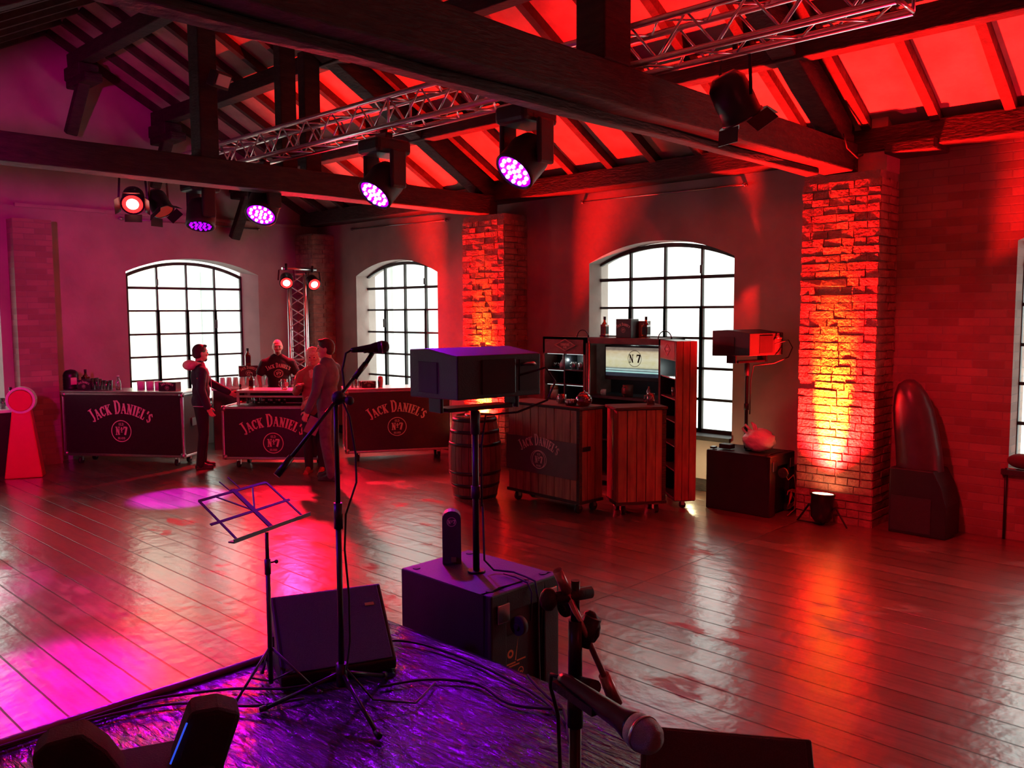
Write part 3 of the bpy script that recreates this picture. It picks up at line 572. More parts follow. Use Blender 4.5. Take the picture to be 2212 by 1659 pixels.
def par_can(name, loc, tgt, label, em, energy, col=RED, r=.1, ln=.24, angle=60, hang=.3, blend=.6, doors=True, foot=False, group=None):
    r_ = root(name, loc, label, 'stage light', group=group); d = (Vector(tgt)-Vector(loc)).normalized(); q = (-d).to_track_quat('Z', 'Y').to_matrix().to_4x4()
    mb = MB(); mb.lathe([(0, ln*.62), (r*.6, ln*.6), (r*.95, ln*.4), (r, ln*.1), (r, -ln*.38), (r*1.08, -ln*.40), (r*1.08, -ln*.46), (r*.9, -ln*.46), (r*.9, -ln*.36)], (0, 0, 0), 24, M4=q); hs = mb.build('housing', BLACKM, r_)
    mb = MB(); mb.lathe([(0, -ln*.452), (r*.9, -ln*.452)], (0, 0, 0), 24, M4=q); mb.build('lens', em, hs)
    if em is E_RED: mb = MB(); mb.lathe([(0, -ln*.458), (r*.55, -ln*.458)], (0, 0, 0), 24, M4=q); mb.build('bulb', E_CORE, hs)
    sd = d.cross(Vector((0, 0, 1))); sd = sd.normalized() if sd.length > .01 else Vector((1, 0, 0))
    mb = MB(); tp = Vector((0, 0, hang)) if not foot else Vector((0, 0, 0))
    if not foot:
        for s_ in (-1, 1): mb.beam(sd*s_*r*1.25, sd*s_*r*1.1+tp, .025, .006, d)
        mb.beam(sd*r*1.15+tp, -sd*r*1.15+tp, .03, .008); mb.tube(tp, tp+Vector((0, 0, .1)), .02)
    else:
        for s_ in (-1, 1):
            mb.beam(sd*s_*r*1.2, sd*s_*r*1.2+Vector((0, .12, -hang)), .03, .008, d); mb.beam(sd*s_*r*1.2, sd*s_*r*1.2+Vector((0, -.12, -hang)), .03, .008, d)
        mb.beam(sd*r*1.2+Vector((0, .12, -hang+.005)), -sd*r*1.2+Vector((0, .12, -hang+.005)), .03, .008)
    mb.build('yoke', BLACKM, r_)
    if doors and not foot:
        a = q.to_3x3()
        for k in range(4):
            t = k*math.pi/2; c_ = a @ Vector((math.cos(t)*r*1.05, math.sin(t)*r*1.05, -ln*.46)); e_ = a @ Vector((math.cos(t)*r*1.5, math.sin(t)*r*1.5, -ln*.46-.085)); sv = a @ Vector((-math.sin(t), math.cos(t), 0)); mb = MB(); mb.beam(c_, e_, r*1.5, .003, (a @ Vector((math.cos(t), math.sin(t), 1)))); mb.build('barn_door', BLACKM, r_)
    if energy: add_light('par_lamp', 'SPOT', Vector(loc)+d*(ln*.5), tgt, energy, col, size=r*.7, angle=angle, blend=blend)
    return r_
# lamps on the truss ends
par_can('par_light', (5.33, 3.03, 3.52), (6.9, 2.4, .9), 'black par light with barn doors hanging from the near end of the truss', E_AMB, 480, r=.135, ln=.30, angle=95)
par_can('par_light', (4.50, 10.75, 3.50), (3.4, 8.6, 1.9), 'glowing red par light hanging at the far left end of the truss', E_RED, 500, r=.13, ln=.28, angle=90)
par_can('par_light', (4.82, 10.75, 3.48), (5.3, 9.6, 1.6), 'unlit par light beside the glowing red one at the far end of the truss', E_REDD, 0, r=.13, ln=.28)
mb = MB(); mb.tube((4.35, 10.8, 3.86), (5.4, 10.8, 3.86), .024); tag(mb.build('lamp_bar', ALU), 'short metal bar across the far end of the truss holding par lights', 'bar')
# two red lamps on the upright truss
par_can('par_light', (7.36, 11.98, 2.62), (5.2, 8.3, .0), 'left one of the two red lamps on top of the upright truss', E_RED, 1300, r=.10, ln=.2, angle=110, hang=.16, doors=False)
par_can('par_light', (7.84, 11.98, 2.60), (6.6, 7.0, .0), 'right one of the two red lamps on top of the upright truss', E_RED, 1300, r=.10, ln=.2, angle=110, hang=.16, doors=False)
mb = MB(); mb.tube((7.3, 12.0, 2.80), (7.92, 12.0, 2.80), .024); tag(mb.build('lamp_bar', ALU), 'short metal crossbar on top of the upright truss', 'bar')
# floor uplights
def uplight(loc, tgt, label, e, light=True):
    r_ = par_can('floor_uplight', loc, tgt, label, E_AMB, 0, r=.11, ln=.26, foot=True, hang=loc[2]-.004, group=None); return r_
uplight((8.12, 3.58, .19), (8.24, 3.58, 1.6), 'black spotlight on the floor shining up the wide brick pillar', 0)
uplight((8.12, 8.52, .19), (8.24, 8.52, 1.6), 'black spotlight on the floor behind the barrel shining up the pillar', 0)
add_light('uplight_beam', 'SPOT', (8.12, 3.58, .33), (8.44, 3.58, 1.30), 5600, (1, .50, .02), size=.03, angle=31, blend=1)
add_light('uplight_beam', 'SPOT', (8.12, 3.58, .33), (8.30, 3.58, 2.4), 9000, (1, .006, .004), size=.05, angle=75, blend=.6)
add_light('uplight_beam', 'SPOT', (8.12, 3.58, .33), (8.0, 3.62, 3), 1100, (1, .006, .012), size=.05, angle=98, blend=.5)
add_light('uplight_beam', 'SPOT', (8.12, 8.52, .33), (8.44, 8.52, 1.30), 4600, (1, .50, .02), size=.03, angle=31, blend=1)
add_light('uplight_beam', 'SPOT', (8.12, 8.52, .33), (8.29, 8.52, 2.4), 6500, (1, .006, .004), size=.05, angle=80, blend=.6)
uplight((8.12, -1.3, .19), (8.24, -1.3, 1.6), 'black spotlight on the floor by the next pillar, out of view', 0)
add_light('uplight_beam', 'SPOT', (8.1, -1.3, .33), (7.6, -.6, 3.6), 1200, RED, size=.05, angle=105, blend=.5)
add_light('uplight_beam', 'SPOT', (7.9, -1.3, .4), (8.75, 2.4, .4), 60, RED, size=.08, angle=70, blend=.9)  # added unseen red fill along the brick wall, not from the uplight
# unseen wash spots without fixtures, put in for colour on walls, floor and stage
add_light('unseen_wash_spot', 'SPOT', (-.6, 5.5, 3.1), (2.6, 13.2, 3.3), 1300, (.9, .0, .38), size=.15, angle=66, blend=.9)  # added for the magenta glow on the far wall
add_light('unseen_wash_spot', 'SPOT', (-.4, 5.0, 3.3), (2.5, 3.3, .9), 260, (.30, .0, 1), size=.12, angle=38, blend=.8)
add_light('unseen_wash_spot', 'SPOT', (4.6, 5.9, 3.25), (2.9, 3.4, .8), 420, (.34, .0, 1), size=.1, angle=38, blend=.7)  # added violet spot for the speaker top and the foil highlights
add_light('unseen_wash_spot', 'SPOT', (3.2, 7.4, 3.25), (1.1, 3.72, .4), 900, (.45, .0, 1), size=.08, angle=26, blend=.8)  # added to tint the left end of the stage edge violet
add_light('unseen_wash_spot', 'SPOT', (-.8, 1.6, 2.2), (1.0, .72, 1.5), 14, (.10, .15, 1), size=.03, angle=14, blend=.5)  # added blue tint for the near microphone
add_light('unseen_wash_spot', 'SPOT', (-.7, 3.2, 3.1), (1.35, 5.05, 0), 13000, (.8, .0, 1), size=.06, angle=19, blend=.5)
add_light('unseen_wash_spot', 'SPOT', (-.7, 3.2, 3.1), (1.9, 7.35, 0), 5000, (.8, .0, .8), size=.05, angle=8, blend=.6)
add_light('unseen_wash_spot', 'SPOT', (-.7, 3.0, 3.1), (2.0, 6.0, 0), 900, (1, .0, .12), size=.12, angle=60, blend=.9)
add_light('unseen_wash_spot', 'SPOT', (1.2, 3.0, 3.1), (5.0, 11.6, .5), 900, RED, size=.1, angle=42, blend=.8)  # added red spot brightening the fronts of the flight case bars
add_light('unseen_wash_spot', 'SPOT', (2.5, -2.8, 3.1), (8.7, 2.6, .6), 60, RED, size=.15, angle=60, blend=.9)  # added weak red fill towards the brick wall
add_light('unseen_wash_spot', 'SPOT', (1.0, -2.8, 3.0), (7, 10, 2.2), 60, (1, .03, .07), size=.15, angle=80, blend=.9)  # added weak red fill from behind the viewer
# small floodlight on the post
r_ = root('floodlight', (4.36, 8.28, 4.40), 'small floodlight on the dark post, showing a violet-lit white face', 'light')
mb = MB(); mb.box((.02, 0, .05), (.22, .1, .16), rot=Euler((R(25), 0, R(20)))); mb.build('housing', BLACK, r_, bevel=.01)
mb = MB(); mb.box((.035, -.055, .03), (.17, .01, .11), rot=Euler((R(25), 0, R(20)))); mb.build('lamp_face', WHITEP, r_)
mb = MB(); mb.box((0, .08, .05), (.05, .1, .04)); mb.build('bracket', BLACKM, r_)

# ------------------------------------------------------------------ flight case bars
def caster(par, x, y, ztop, r=.045, m_=STEEL):
    mb = MB(); mb.box((x, y, ztop-.008), (.09, .07, .012)); mb.beam((x-.025, y, ztop-.01), (x-.025, y, r), .006, .04, (0, 1, 0)); mb.beam((x+.025, y, ztop-.01), (x+.025, y, r), .006, .04, (0, 1, 0)); c = mb.build('caster', m_, par)
    mb = MB(); mb.tube((x-.018, y, r), (x+.018, y, r), r, n=18); mb.build('wheel', RUBBER, c)
def case_bar(L_, rz, wd, dp, h, label, z0=.13, logo_x=None):
    r_ = root('bar_counter', (L_[0], L_[1], 0), label, 'bar counter', rz=rz)
    mb = MB(); mb.b2((.012, .012, z0), (wd-.012, dp-.012, h-.012)); mb.build('carcass', LAMIN, r_)
    mb = MB(); t = .034
    for x in (t/2, wd-t/2):
        for y in (t/2, dp-t/2): mb.box((x, y, (z0+h)/2), (t, t, h-z0))
        for z in (z0+t/2, h-t/2): mb.box((x, dp/2, z), (t, dp, t))
    for y in (t/2, dp-t/2):
        for z in (z0+t/2, h-t/2): mb.box((wd/2, y, z), (wd, t, t))
    mb.build('edge_frame', ALU, r_, bevel=.008)
    for x in (0.03, wd-.03):
        for z in (z0+.03, h-.03):
            for y in (.028, dp-.028): mb = MB(); mb.ball((x, y, z), .042, n=12); mb.build('corner_cap', STEEL, r_)
    for x in (.18, wd-.18):
        for y in (.12, dp-.12): caster(r_, x, y, z0)
    mb = MB(); mb.b2((wd-.002, dp*.4, .55), (wd+.008, dp*.6, .66)); mb.build('latch', STEEL, r_)
    return r_
bl = case_bar((4.26, 12.83), R(-55.35), 1.83, .55, 1.02, 'black flight case bar on wheels at the left, in front of the long window')
mb = MB(); mb.b2((-.01, -.01, 1.02), (1.84, .56, 1.04)); mb.build('worktop', ALU, bl, bevel=.005)
brand_logo(bl, (.90, -.004, .60), (1, 0, 0), (0, 0, 1), .86)
bm_ = case_bar((5.61, 10.85), R(-49.98), 1.36, .62, .85, 'low middle bar on wheels with a glass shelf, bartender behind it')
brand_logo(bm_, (.71, -.004, .46), (1, 0, 0), (0, 0, 1), .80)
mb = MB(); mb.b2((.15, .16, 1.02), (1.2, .62, 1.055)); mb.build('upper_shelf', ALU, bm_, bevel=.006)
mb = MB()
for x in (.17, 1.18):
    mb.b2((x-.02, .17, .85), (x+.02, .2, 1.02)); mb.b2((x-.02, .57, .85), (x+.02, .60, 1.02))
mb.b2((.17, .165, .955), (1.18, .195, .985)); mb.build('shelf_frame', ALU, bm_, bevel=.005)
mb = MB(); mb.b2((.16, .58, .85), (1.18, .60, 1.02)); mb.build('back_panel', LAMIN, bm_)
br_ = case_bar((7.0, 9.98), R(-32.0), 1.52, .55, 1.02, 'black flight case bar on wheels to the right of the man in jeans')
mb = MB(); mb.b2((-.01, -.01, 1.02), (1.53, .56, 1.04)); mb.build('worktop', ALU, br_, bevel=.005)
brand_logo(br_, (.73, -.004, .59), (1, 0, 0), (0, 0, 1), .76)
# back shelf with lit cups behind the bartender
r_ = root('back_counter', (6.32, 12.46, 0), 'low counter behind the bartender with a bright white top', 'counter', rz=R(-25))
mb = MB(); mb.b2((0, 0, .0), (1.08, .4, .92)); mb.build('carcass', LAMIN, r_); mb = MB(); mb.b2((-.02, -.02, .92), (1.10, .42, .95)); mb.build('worktop', WHITEP, r_, bevel=.005)
r_ = root('cup_tray', (6.44, 12.50, .95), 'white plastic tray of upturned cups behind the bartender', 'tray', rz=R(-25))
mb = MB(); mb.b2((0, 0, 0), (.9, .26, .02)); mb.build('tray', WHITEP, r_); 
cup = MB(); cup.lathe([(.042, 0), (.045, .01), (.034, .13), (0, .132)], n=14)
for i in range(9):
    for j in range(2): c2 = MB(); c2.lathe([(.042, 0.02), (.045, .03), (.034, .15), (0, .152)], (.06+.098*i, .07+.12*j, 0), n=14); c2.build('cup', WHITEP, r_)

# ------------------------------------------------------------------ small bar things
def Pb(bar, x, y, z):   # bar-local to world
    return parent_mat(bar) @ Vector((x, y, z))
def whiskey_bottle(p, rz, label, s=1, group=None, glass=None):
    r_ = root('bottle', p, label, 'bottle', rz=rz, group=group); r_.scale = (s, s, s)
    mb = MB(); mb.box((0, 0, .085), (.082, .082, .17)); mb.lathe([(.04, .168), (.036, .185), (.018, .205), (.016, .245), (.018, .25)], n=14); mb.build('glass_body', glass or AMBERG, r_, bevel=.014)
    mb = MB(); mb.tube((0, 0, .235), (0, 0, .275), .018, n=12); mb.build('cap', BLACK, r_)
    mb = MB(); mb.box((0, -.0425, .095), (.066, .003, .10)); mb.box((.0425, 0, .095), (.003, .066, .10)); mb.build('label', BLACK, r_); return r_
def sign_box(p, rz, d, label, m_=LAMIN, cat='box', lw=.8):
    r_ = root('gift_box', p, label, cat, rz=rz); mb = MB(); mb.b2((-d[0]/2, -d[1]/2, 0), (d[0]/2, d[1]/2, d[2])); mb.build('carton', m_, r_, bevel=.004)
    brand_logo(r_, (0, -d[1]/2-.003, d[2]*.52), (1, 0, 0), (0, 0, 1), min(d[0]*lw, d[2]*1.5), name='print'); return r_
def beaker(p, label, h=.15, r=.04, m_=CUPG, group=None):
    mb = MB(); mb.lathe([(0, 0), (r*.8, 0), (r, h), (r*.93, h), (r*.74, .008), (0, .008)], p, 16); return tag(mb.build('drinking_glass', m_), label, 'glass', group)
aL = R(-55.35)
r_ = root('milk_churn', Pb(bl, -.02, .25, 1.04), 'tall dark ribbed tin at the left end of the left bar', 'tin')
mb = MB(); mb.lathe([(0, 0), (.10, 0), (.105, .03), (.10, .035), (.105, .07), (.10, .075), (.105, .11), (.10, .115), (.105, .15), (.10, .155), (.105, .2), (.09, .24), (.06, .27), (0, .285)], n=24); mb.build('body', BLACKM, r_)
mb = MB(); mb.box((.0, -.106, .12), (.08, .004, .1)); mb.build('label', LOGOD, r_)
whiskey_bottle(Pb(bl, .13, .36, 1.04), aL, 'dark square bottle behind the ribbed tin on the left bar')
sign_box(Pb(bl, .24, .22, 1.04), aL, (.2, .12, .135), 'small dark carton beside the ribbed tin on the left bar')
sign_box(Pb(bl, 1.50, .25, 1.04), aL, (.26, .14, .115), 'small black display box at the right end of the left bar')
for i, (x, h) in enumerate(((.34, .16), (.39, .165), (.45, .15), (.50, .13), (.55, .12), (.60, .13))): beaker(Pb(bl, x, .22+.02*(i % 2), 1.04), 'clear drinking glass in the row on the left bar', h, .030, group='row of clear glasses on the left bar')
r_ = root('water_bottle', Pb(bl, .72, .24, 1.04), 'clear bottle standing alone on the left bar', 'bottle')
mb = MB(); mb.lathe([(0, 0), (.034, 0), (.036, .1), (.03, .13), (.014, .16), (.014, .185)], n=16); mb.build('body', CUPG, r_); mb = MB(); mb.tube((0, 0, .183), (0, 0, .2), .016); mb.build('cap', WHITEP, r_)
whiskey_bottle(Pb(bm_, .12, .40, .86), R(-50), 'dark bottle beside the hand of the man in the hooded jacket', .95)
whiskey_bottle(Pb(bm_, .26, .46, 1.055), R(-50), 'pale-labelled square bottle on the middle bar shelf, beside the dark bottle', .8, glass=AMBERG)
r_ = root('beer_mug', Pb(bm_, .76, .36, 1.055), 'glass mug with handle standing before the bartender', 'mug')
mb = MB(); mb.lathe([(0, 0), (.045, 0), (.045, .14), (.04, .14), (.038, .02), (0, .02)], n=18); mb.build('body', CUPG, r_); mb = MB(); mb.path([(-.045, 0, .12), (-.08, 0, .11), (-.085, 0, .06), (-.045, 0, .03)], .008); mb.build('handle', CUPG, r_)
mb = MB(); mb.box((.01, -.044, .07), (.05, .004, .06)); mb.build('label', WHITEP, r_)
for i in range(10): beaker(Pb(bm_, .24+.055*i, .36+.06*(i % 2), .855), 'small tumbler under the glass shelf of the middle bar', .085, .026, group='tumblers under the glass shelf')
for i in range(3): beaker(Pb(bm_, 1.02+.055*i, .40, .855), 'small tumbler at the right end under the glass shelf', .085, .026, group='tumblers at the right end under the glass shelf')
beaker(Pb(bm_, 1.12, .40, 1.055), 'glass beside the bartender elbow at the right end of the shelf', .12, .035)
sign_box((6.90, 12.42, 1.11), R(-25), (.29, .12, .17), 'black sign carton on the cup tray behind the bartender')
whiskey_bottle((6.90, 12.42, 1.28), R(-25), 'bottle standing on the sign carton behind the bartender')
sign_box(Pb(br_, .36, .26, 1.04), R(-32), (.2, .14, .09), 'small black display box at the left end of the right bar')
for i, x in enumerate((.13, .18, .235)): beaker(Pb(br_, x, .26, 1.04), 'clear glass beside the display box on the right bar', .13-.02*i, .026, group='glasses beside the display box on the right bar')
mb = MB(); mb.lathe([(0, 0), (.036, 0), (.042, .09), (.036, .15), (0, .16)], Pb(br_, .53, .26, 1.04), 16); tag(mb.build('shaker', STEEL), 'metal cocktail shaker on the right bar', 'shaker')
for i, (x, l_) in enumerate(((.98, 'left'), (1.12, 'middle'), (1.25, 'right'))):
    mb = MB(); mb.lathe([(0, 0), (.05, 0), (.055, .11), (0, .115)], Pb(bl, x, .38, 1.04), 14); tag(mb.build('cup_stack', WHITEP), 'white cup stack before the long window, %s of three on the left bar' % l_, 'cups')

# left table with glasses at the picture edge
r_ = root('side_table', (2.72, 12.42, 0), 'pale-topped high table cut off by the left picture edge', 'table', rz=R(0))
mb = MB(); mb.b2((0, 0, .83), (.98, .55, .87)); mb.build('tabletop', WHITEP, r_, bevel=.006); mb = MB(); mb.b2((.03, .03, .0), (.84, .52, .83)); mb.build('base_cabinet', LAMIN, r_)
whiskey_bottle((3.58, 12.65, .87), 0, 'pink-lit bottle on the high table at the left picture edge', glass=CUPG)
beaker((3.47, 12.62, .87), 'glass on the high table at the left picture edge', .14)
# red keyhole stand
REDPL = mat('red_plastic', (.75, .03, .05), .35, var=.05); 
r_ = root('red_stand', (3.58, 12.22, 0), 'tapered red floor stand with round head left of the left bar', 'stand', rz=R(-27))
mb = MB()
lo = [(-.22, -.12, 0), (.22, -.12, 0), (.22, .12, 0), (-.22, .12, 0)]; hi = [(-.105, -.07, .90), (.105, -.07, .90), (.105, .07, .90), (-.105, .07, .90)]
mb.add(lo+hi, [(3, 2, 1, 0), (4, 5, 6, 7), (0, 1, 5, 4), (1, 2, 6, 5), (2, 3, 7, 6), (3, 0, 4, 7)]); mb.build('tapered_body', REDPL, r_, bevel=.015)
mb = MB(); mb.b2((-.11, -.075, .82), (.11, .075, .84)); mb.build('collar', REDPL, r_)
mb = MB(); mb.tube((0, -.10, 1.0), (0, .07, 1.0), .135, n=32); mb.build('round_head', REDPL, r_, bevel=.01)
mb = MB()
for i in range(36):
    a, b = 2*math.pi*i/36, 2*math.pi*(i+1)/36; mb.beam((.155*math.cos(a), -.01, 1.005+.155*math.sin(a)), (.155*math.cos(b), -.01, 1.005+.155*math.sin(b)), .14, .03, (math.cos(a), 0, math.sin(a)))
mb.build('rim', WHITEP, r_)

# ------------------------------------------------------------------ wooden bar units
def wood_unit(L_, rz, wd, dp, h, label, z0=.11, n=9):
    r_ = root('wooden_bar_unit', (L_[0], L_[1], 0), label, 'bar counter', rz=rz); rr = random.Random(int(wd*100))
    mb = MB(); mb.b2((.015, .015, z0), (wd-.015, dp-.015, h-.03)); mb.build('carcass', TIMBER, r_)
    mb = MB(); w_ = wd/n
    for i in range(n): k = rr.uniform(0, .006); mb.b2((i*w_+.004, -.006-k, z0+.02), ((i+1)*w_-.004, .016, h-.035))
    m_ = max(2, round(dp/.13)); w_ = dp/m_
    for x0 in (0, wd):
        for i in range(m_): s_ = 1 if x0 else -1; mb.b2((x0-.016*s_*1.0, i*w_+.004, z0+.02), (x0+.006*s_, (i+1)*w_-.004, h-.035))
    mb.build('planking', PLANKW, r_)
    mb = MB(); mb.b2((-.02, -.02, z0), (wd+.02, .02, z0+.03)); mb.b2((wd-.02, 0, z0), (wd+.02, dp, z0+.03)); mb.b2((-.02, 0, z0), (.02, dp, z0+.03)); mb.b2((wd-.03, -.012, z0), (wd+.012, .03, h-.03)); mb.build('corner_trim', TIMBER, r_)
    mb = MB(); mb.b2((-.025, -.025, h-.03), (wd+.025, dp+.02, h)); mb.build('worktop', TIMBER, r_, bevel=.005)
    for x in (.08, wd-.07):
        for y in (.06, dp-.06): caster(r_, x, y, z0)
    return r_
u1 = wood_unit((6.88, 6.66), R(-93.74), 1.075, .35, 1.12, 'plank-fronted bar unit with a grey sign, beside the barrel')
SIGN = mat('grey_sign_board', (.10, .07, .07), .6, var=.2, vscale=5)
mb = MB(); mb.b2((-.02, -.026, .36), (1.06, -.012, .745)); mb.build('sign_board', SIGN, u1)
brand_logo(u1, (.50, -.0285, .585), (1, 0, 0), (0, 0, 1), .56, material=LOGOD, oval=True)
mb = MB(); mb.box((1.083, .10, .68), (.014, .12, .05)); mb.build('handle', BLACKM, u1, bevel=.006)
u2 = wood_unit((7.045, 5.275), R(-34.6), .51, .33, 1.125, 'narrow plank-fronted bar unit standing between the signed unit and the tall cabinet', n=5)
mb = MB(); mb.b2((-.015, .1, .25), (-.004, .13, 1.0)); mb.build('hinge', STEEL, u2)
# tall cabinet with screen
def N7screen():
    m = bpy.data.materials.new('screen_picture'); m.use_nodes = True; nt = m.node_tree; N = nt.nodes; L = nt.links; b = N['Principled BSDF']; b.inputs['Base Color'].default_value = (.02, .02, .02, 1); b.inputs['Roughness'].default_value = .2
    tc = N.new('ShaderNodeTexCoord'); sp = N.new('ShaderNodeSeparateXYZ'); L.new(tc.outputs['Generated'], sp.inputs[0])
    cr = N.new('ShaderNodeValToRGB'); e = cr.color_ramp.elements; e[0].position = 0; e[0].color = (.03, .035, .05, 1); e[1].position = 1; e[1].color = (.25, .2, .16, 1); cr.color_ramp.interpolation = 'LINEAR'
    for p, c in ((.12, (.03, .04, .06, 1)), (.14, (.55, .95, .9, 1)), (.17, (.5, .9, .85, 1)), (.18, (.06, .08, .1, 1)), (.24, (.65, .9, .85, 1)), (.27, (.15, .2, .2, 1)), (.33, (.75, .72, .45, 1)), (.6, (.85, .8, .55, 1)), (.85, (.75, .62, .4, 1)), (.92, (.25, .19, .15, 1))):
        q = e.new(p); q.color = c
    L.new(sp.outputs[2], cr.inputs[0]); nz = N.new('ShaderNodeTexNoise'); nz.inputs['Scale'].default_value = 9; nz.inputs['Detail'].default_value = 6; L.new(tc.outputs['Generated'], nz.inputs['Vector'])
    mx = N.new('ShaderNodeMixRGB'); mx.blend_type = 'OVERLAY'; mx.inputs[0].default_value = .5; L.new(cr.outputs[0], mx.inputs[1]); L.new(nz.outputs[0], mx.inputs[2])
    L.new(mx.outputs[0], b.inputs['Emission Color']); b.inputs['Emission Strength'].default_value = .75; return m
cab = root('display_cabinet', (8.2, 6.63, 0), 'tall dark open cabinet holding a lit screen behind the wooden bar', 'cabinet', rz=R(-90))
CW = 1.09; T = .03; CABD = mat('cabinet_wood', (.13, .06, .05), .6, var=.4, vscale=9, bump=.2); CABI = mat('cabinet_lining', (.02, .022, .028), .4, var=.3)
mb = MB(); mb.b2((0, 0, .06), (T, .5, 1.79)); mb.b2((CW-T, 0, .06), (CW, .5, 1.79)); mb.b2((0, 0, 1.72), (CW, .5, 1.79)); mb.b2((0, 0, .06), (CW, .5, .12)); mb.build('carcass', CABD, cab)
mb = MB(); mb.b2((T, .47, .12), (CW-T, .49, 1.72)); mb.b2((T, .02, 1.06), (CW-T, .47, 1.09)); mb.b2((T, .02, .55), (CW-T, .47, .57)); mb.build('lining', CABI, cab)
tv = MB(); tv.b2((.17, .16, 1.28), (1.03, .20, 1.70)); tvo = tv.build('screen', CABI, cab, bevel=.006)
mb = MB(); mb.b2((.19, .155, 1.33), (1.01, .159, 1.675)); mb.build('picture', N7screen(), tvo)
SCRP = mat('screen_print', (.08, .07, .04), .6, var=.1)
mb = MB(); fl = lambda x, y: Vector((.62+x, .152, 1.545+y)); ring(mb, fl, 0, 0, .095, .006); letters(mb, 'N 7', lambda x, y: fl(x, y-.045), .09, wd=.17, caps_first=False); mb.build('print', SCRP, tvo)
mb = MB(); mb.tube((T+.02, .01, .1), (T+.02, .01, 1.75), .012); mb.build('hinge_rod', STEEL, cab)
lw = root('cabinet_wing', (8.2, 7.33, 0), 'left wing of the tall cabinet with lit shelves and a diamond emblem', 'cabinet', rz=R(-90))
mb = MB(); mb.b2((0, 0, .06), (T, .28, 1.79)); mb.b2((.66, 0, .06), (.69, .28, 1.79)); mb.b2((0, 0, 1.76), (.69, .28, 1.79)); mb.b2((0, 0, 1.58), (.69, .012, 1.79)); mb.b2((0, 0, .06), (.69, .28, .1)); mb.build('carcass', CABD, lw)
mb = MB(); mb.b2((T, .26, .1), (.66, .275, 1.58)); mb.b2((.33, .02, .6), (.35, .26, 1.58)); mb.build('lining', CABI, lw)
for z in (.7, .98, 1.19, 1.37): mb = MB(); mb.b2((T, .02, z), (.66, .26, z+.015)); mb.build('shelf', CABI, lw)
def diamond(par, cx, z, w_, h_, y=-.003):
    mb = MB(); P_ = [(cx-w_, z), (cx, z+h_), (cx+w_, z), (cx, z-h_)]
    for k in (1, .88):
        for i in range(4): a, b = P_[i], P_[(i+1) % 4]; q = lambda p: (cx+(p[0]-cx)*k, y, z+(p[1]-z)*k); mb.beam(q(a), q(b), .003, .004, (0, 1, 0))
    letters(mb, 'TENNESSEE', lambda x, yy: Vector((cx+x, y, z-.008+yy)), w_*.17, wd=.2, caps_first=False, xs=.8); letters(mb, 'BAR', lambda x, yy: Vector((cx+x, y, z-.04+yy)), w_*.14, wd=.2, caps_first=False)
    mb.build('emblem', LOGOD, par)
diamond(lw, .37, 1.69, .17, .075)
r_l = emis('shelf_light_glow', (.8, 1, .95), .8)
mb = MB(); mb.b2((.05, .03, 1.362), (.31, .05, 1.368)); mb.b2((.37, .03, 1.182), (.63, .05, 1.188)); mb.b2((.05, .03, 1.182), (.31, .05, 1.188)); mb.b2((.37, .03, 1.572), (.63, .05, 1.578)); mb.b2((.05, .03, 1.572), (.31, .05, 1.578)); mb.build('light_strip', r_l, lw)
wr = root('cabinet_wing', (8.13, 5.50, 0), 'right wing of the tall cabinet, a red-lit plank edge with narrow shelves', 'cabinet', rz=R(228))
# local x runs towards the room, local y to the outer side
mb = MB(); mb.b2((0, 0, .09), (.67, .015, .12)); mb.b2((0, 0, 1.58), (.66, .012, 1.79)); mb.b2((0, .20, .09), (.67, .22, 1.79)); mb.b2((.655, 0, .09), (.67, .22, 1.79)); mb.b2((0, 0, .09), (.015, .22, 1.79)); mb.b2((0, 0, 1.77), (.67, .22, 1.79)); mb.b2((0, 0, .09), (.67, .22, .11)); mb.build('carcass', CABI, wr)
mb = MB()
for i in range(3): mb.b2((.668, .004+.074*i, .1), (.685, .072+.074*i, 1.79))
for i in range(6): mb.b2((.005+.11*i, .218, .1), (.11+.11*i, .232, 1.79))
mb.build('planking', PLANKW, wr)
for z in (.4, .66, .92, 1.16, 1.38): mb = MB(); mb.b2((.015, .01, z), (.655, .2, z+.012)); mb.build('shelf', STEEL, wr)
mb = MB(); mb.b2((.02, -.003, 1.59), (.62, .0, 1.78)); mb.build('header', CABD, wr); diamond(wr, .33, 1.69, .13, .07, y=-.006)
for x in (.08, .58): caster(wr, x, .11, .09, r=.035)
for i, (x, y, z) in enumerate(((.25, .1, 1.172), (.45, .1, .932), (.5, .1, 1.392), (.4, .1, .672), (.5, .1, .412))):
    pw = parent_mat(wr) @ Vector((x, y, z)); mb = MB(); mb.lathe([(0, 0), (.03, 0), (.035, .1), (.03, .1), (.026, .01), (0, .01)], pw, 14); tag(mb.build('tumbler', CUPG), 'glass on a shelf of the right cabinet wing', 'glass', 'glasses in the right cabinet wing')
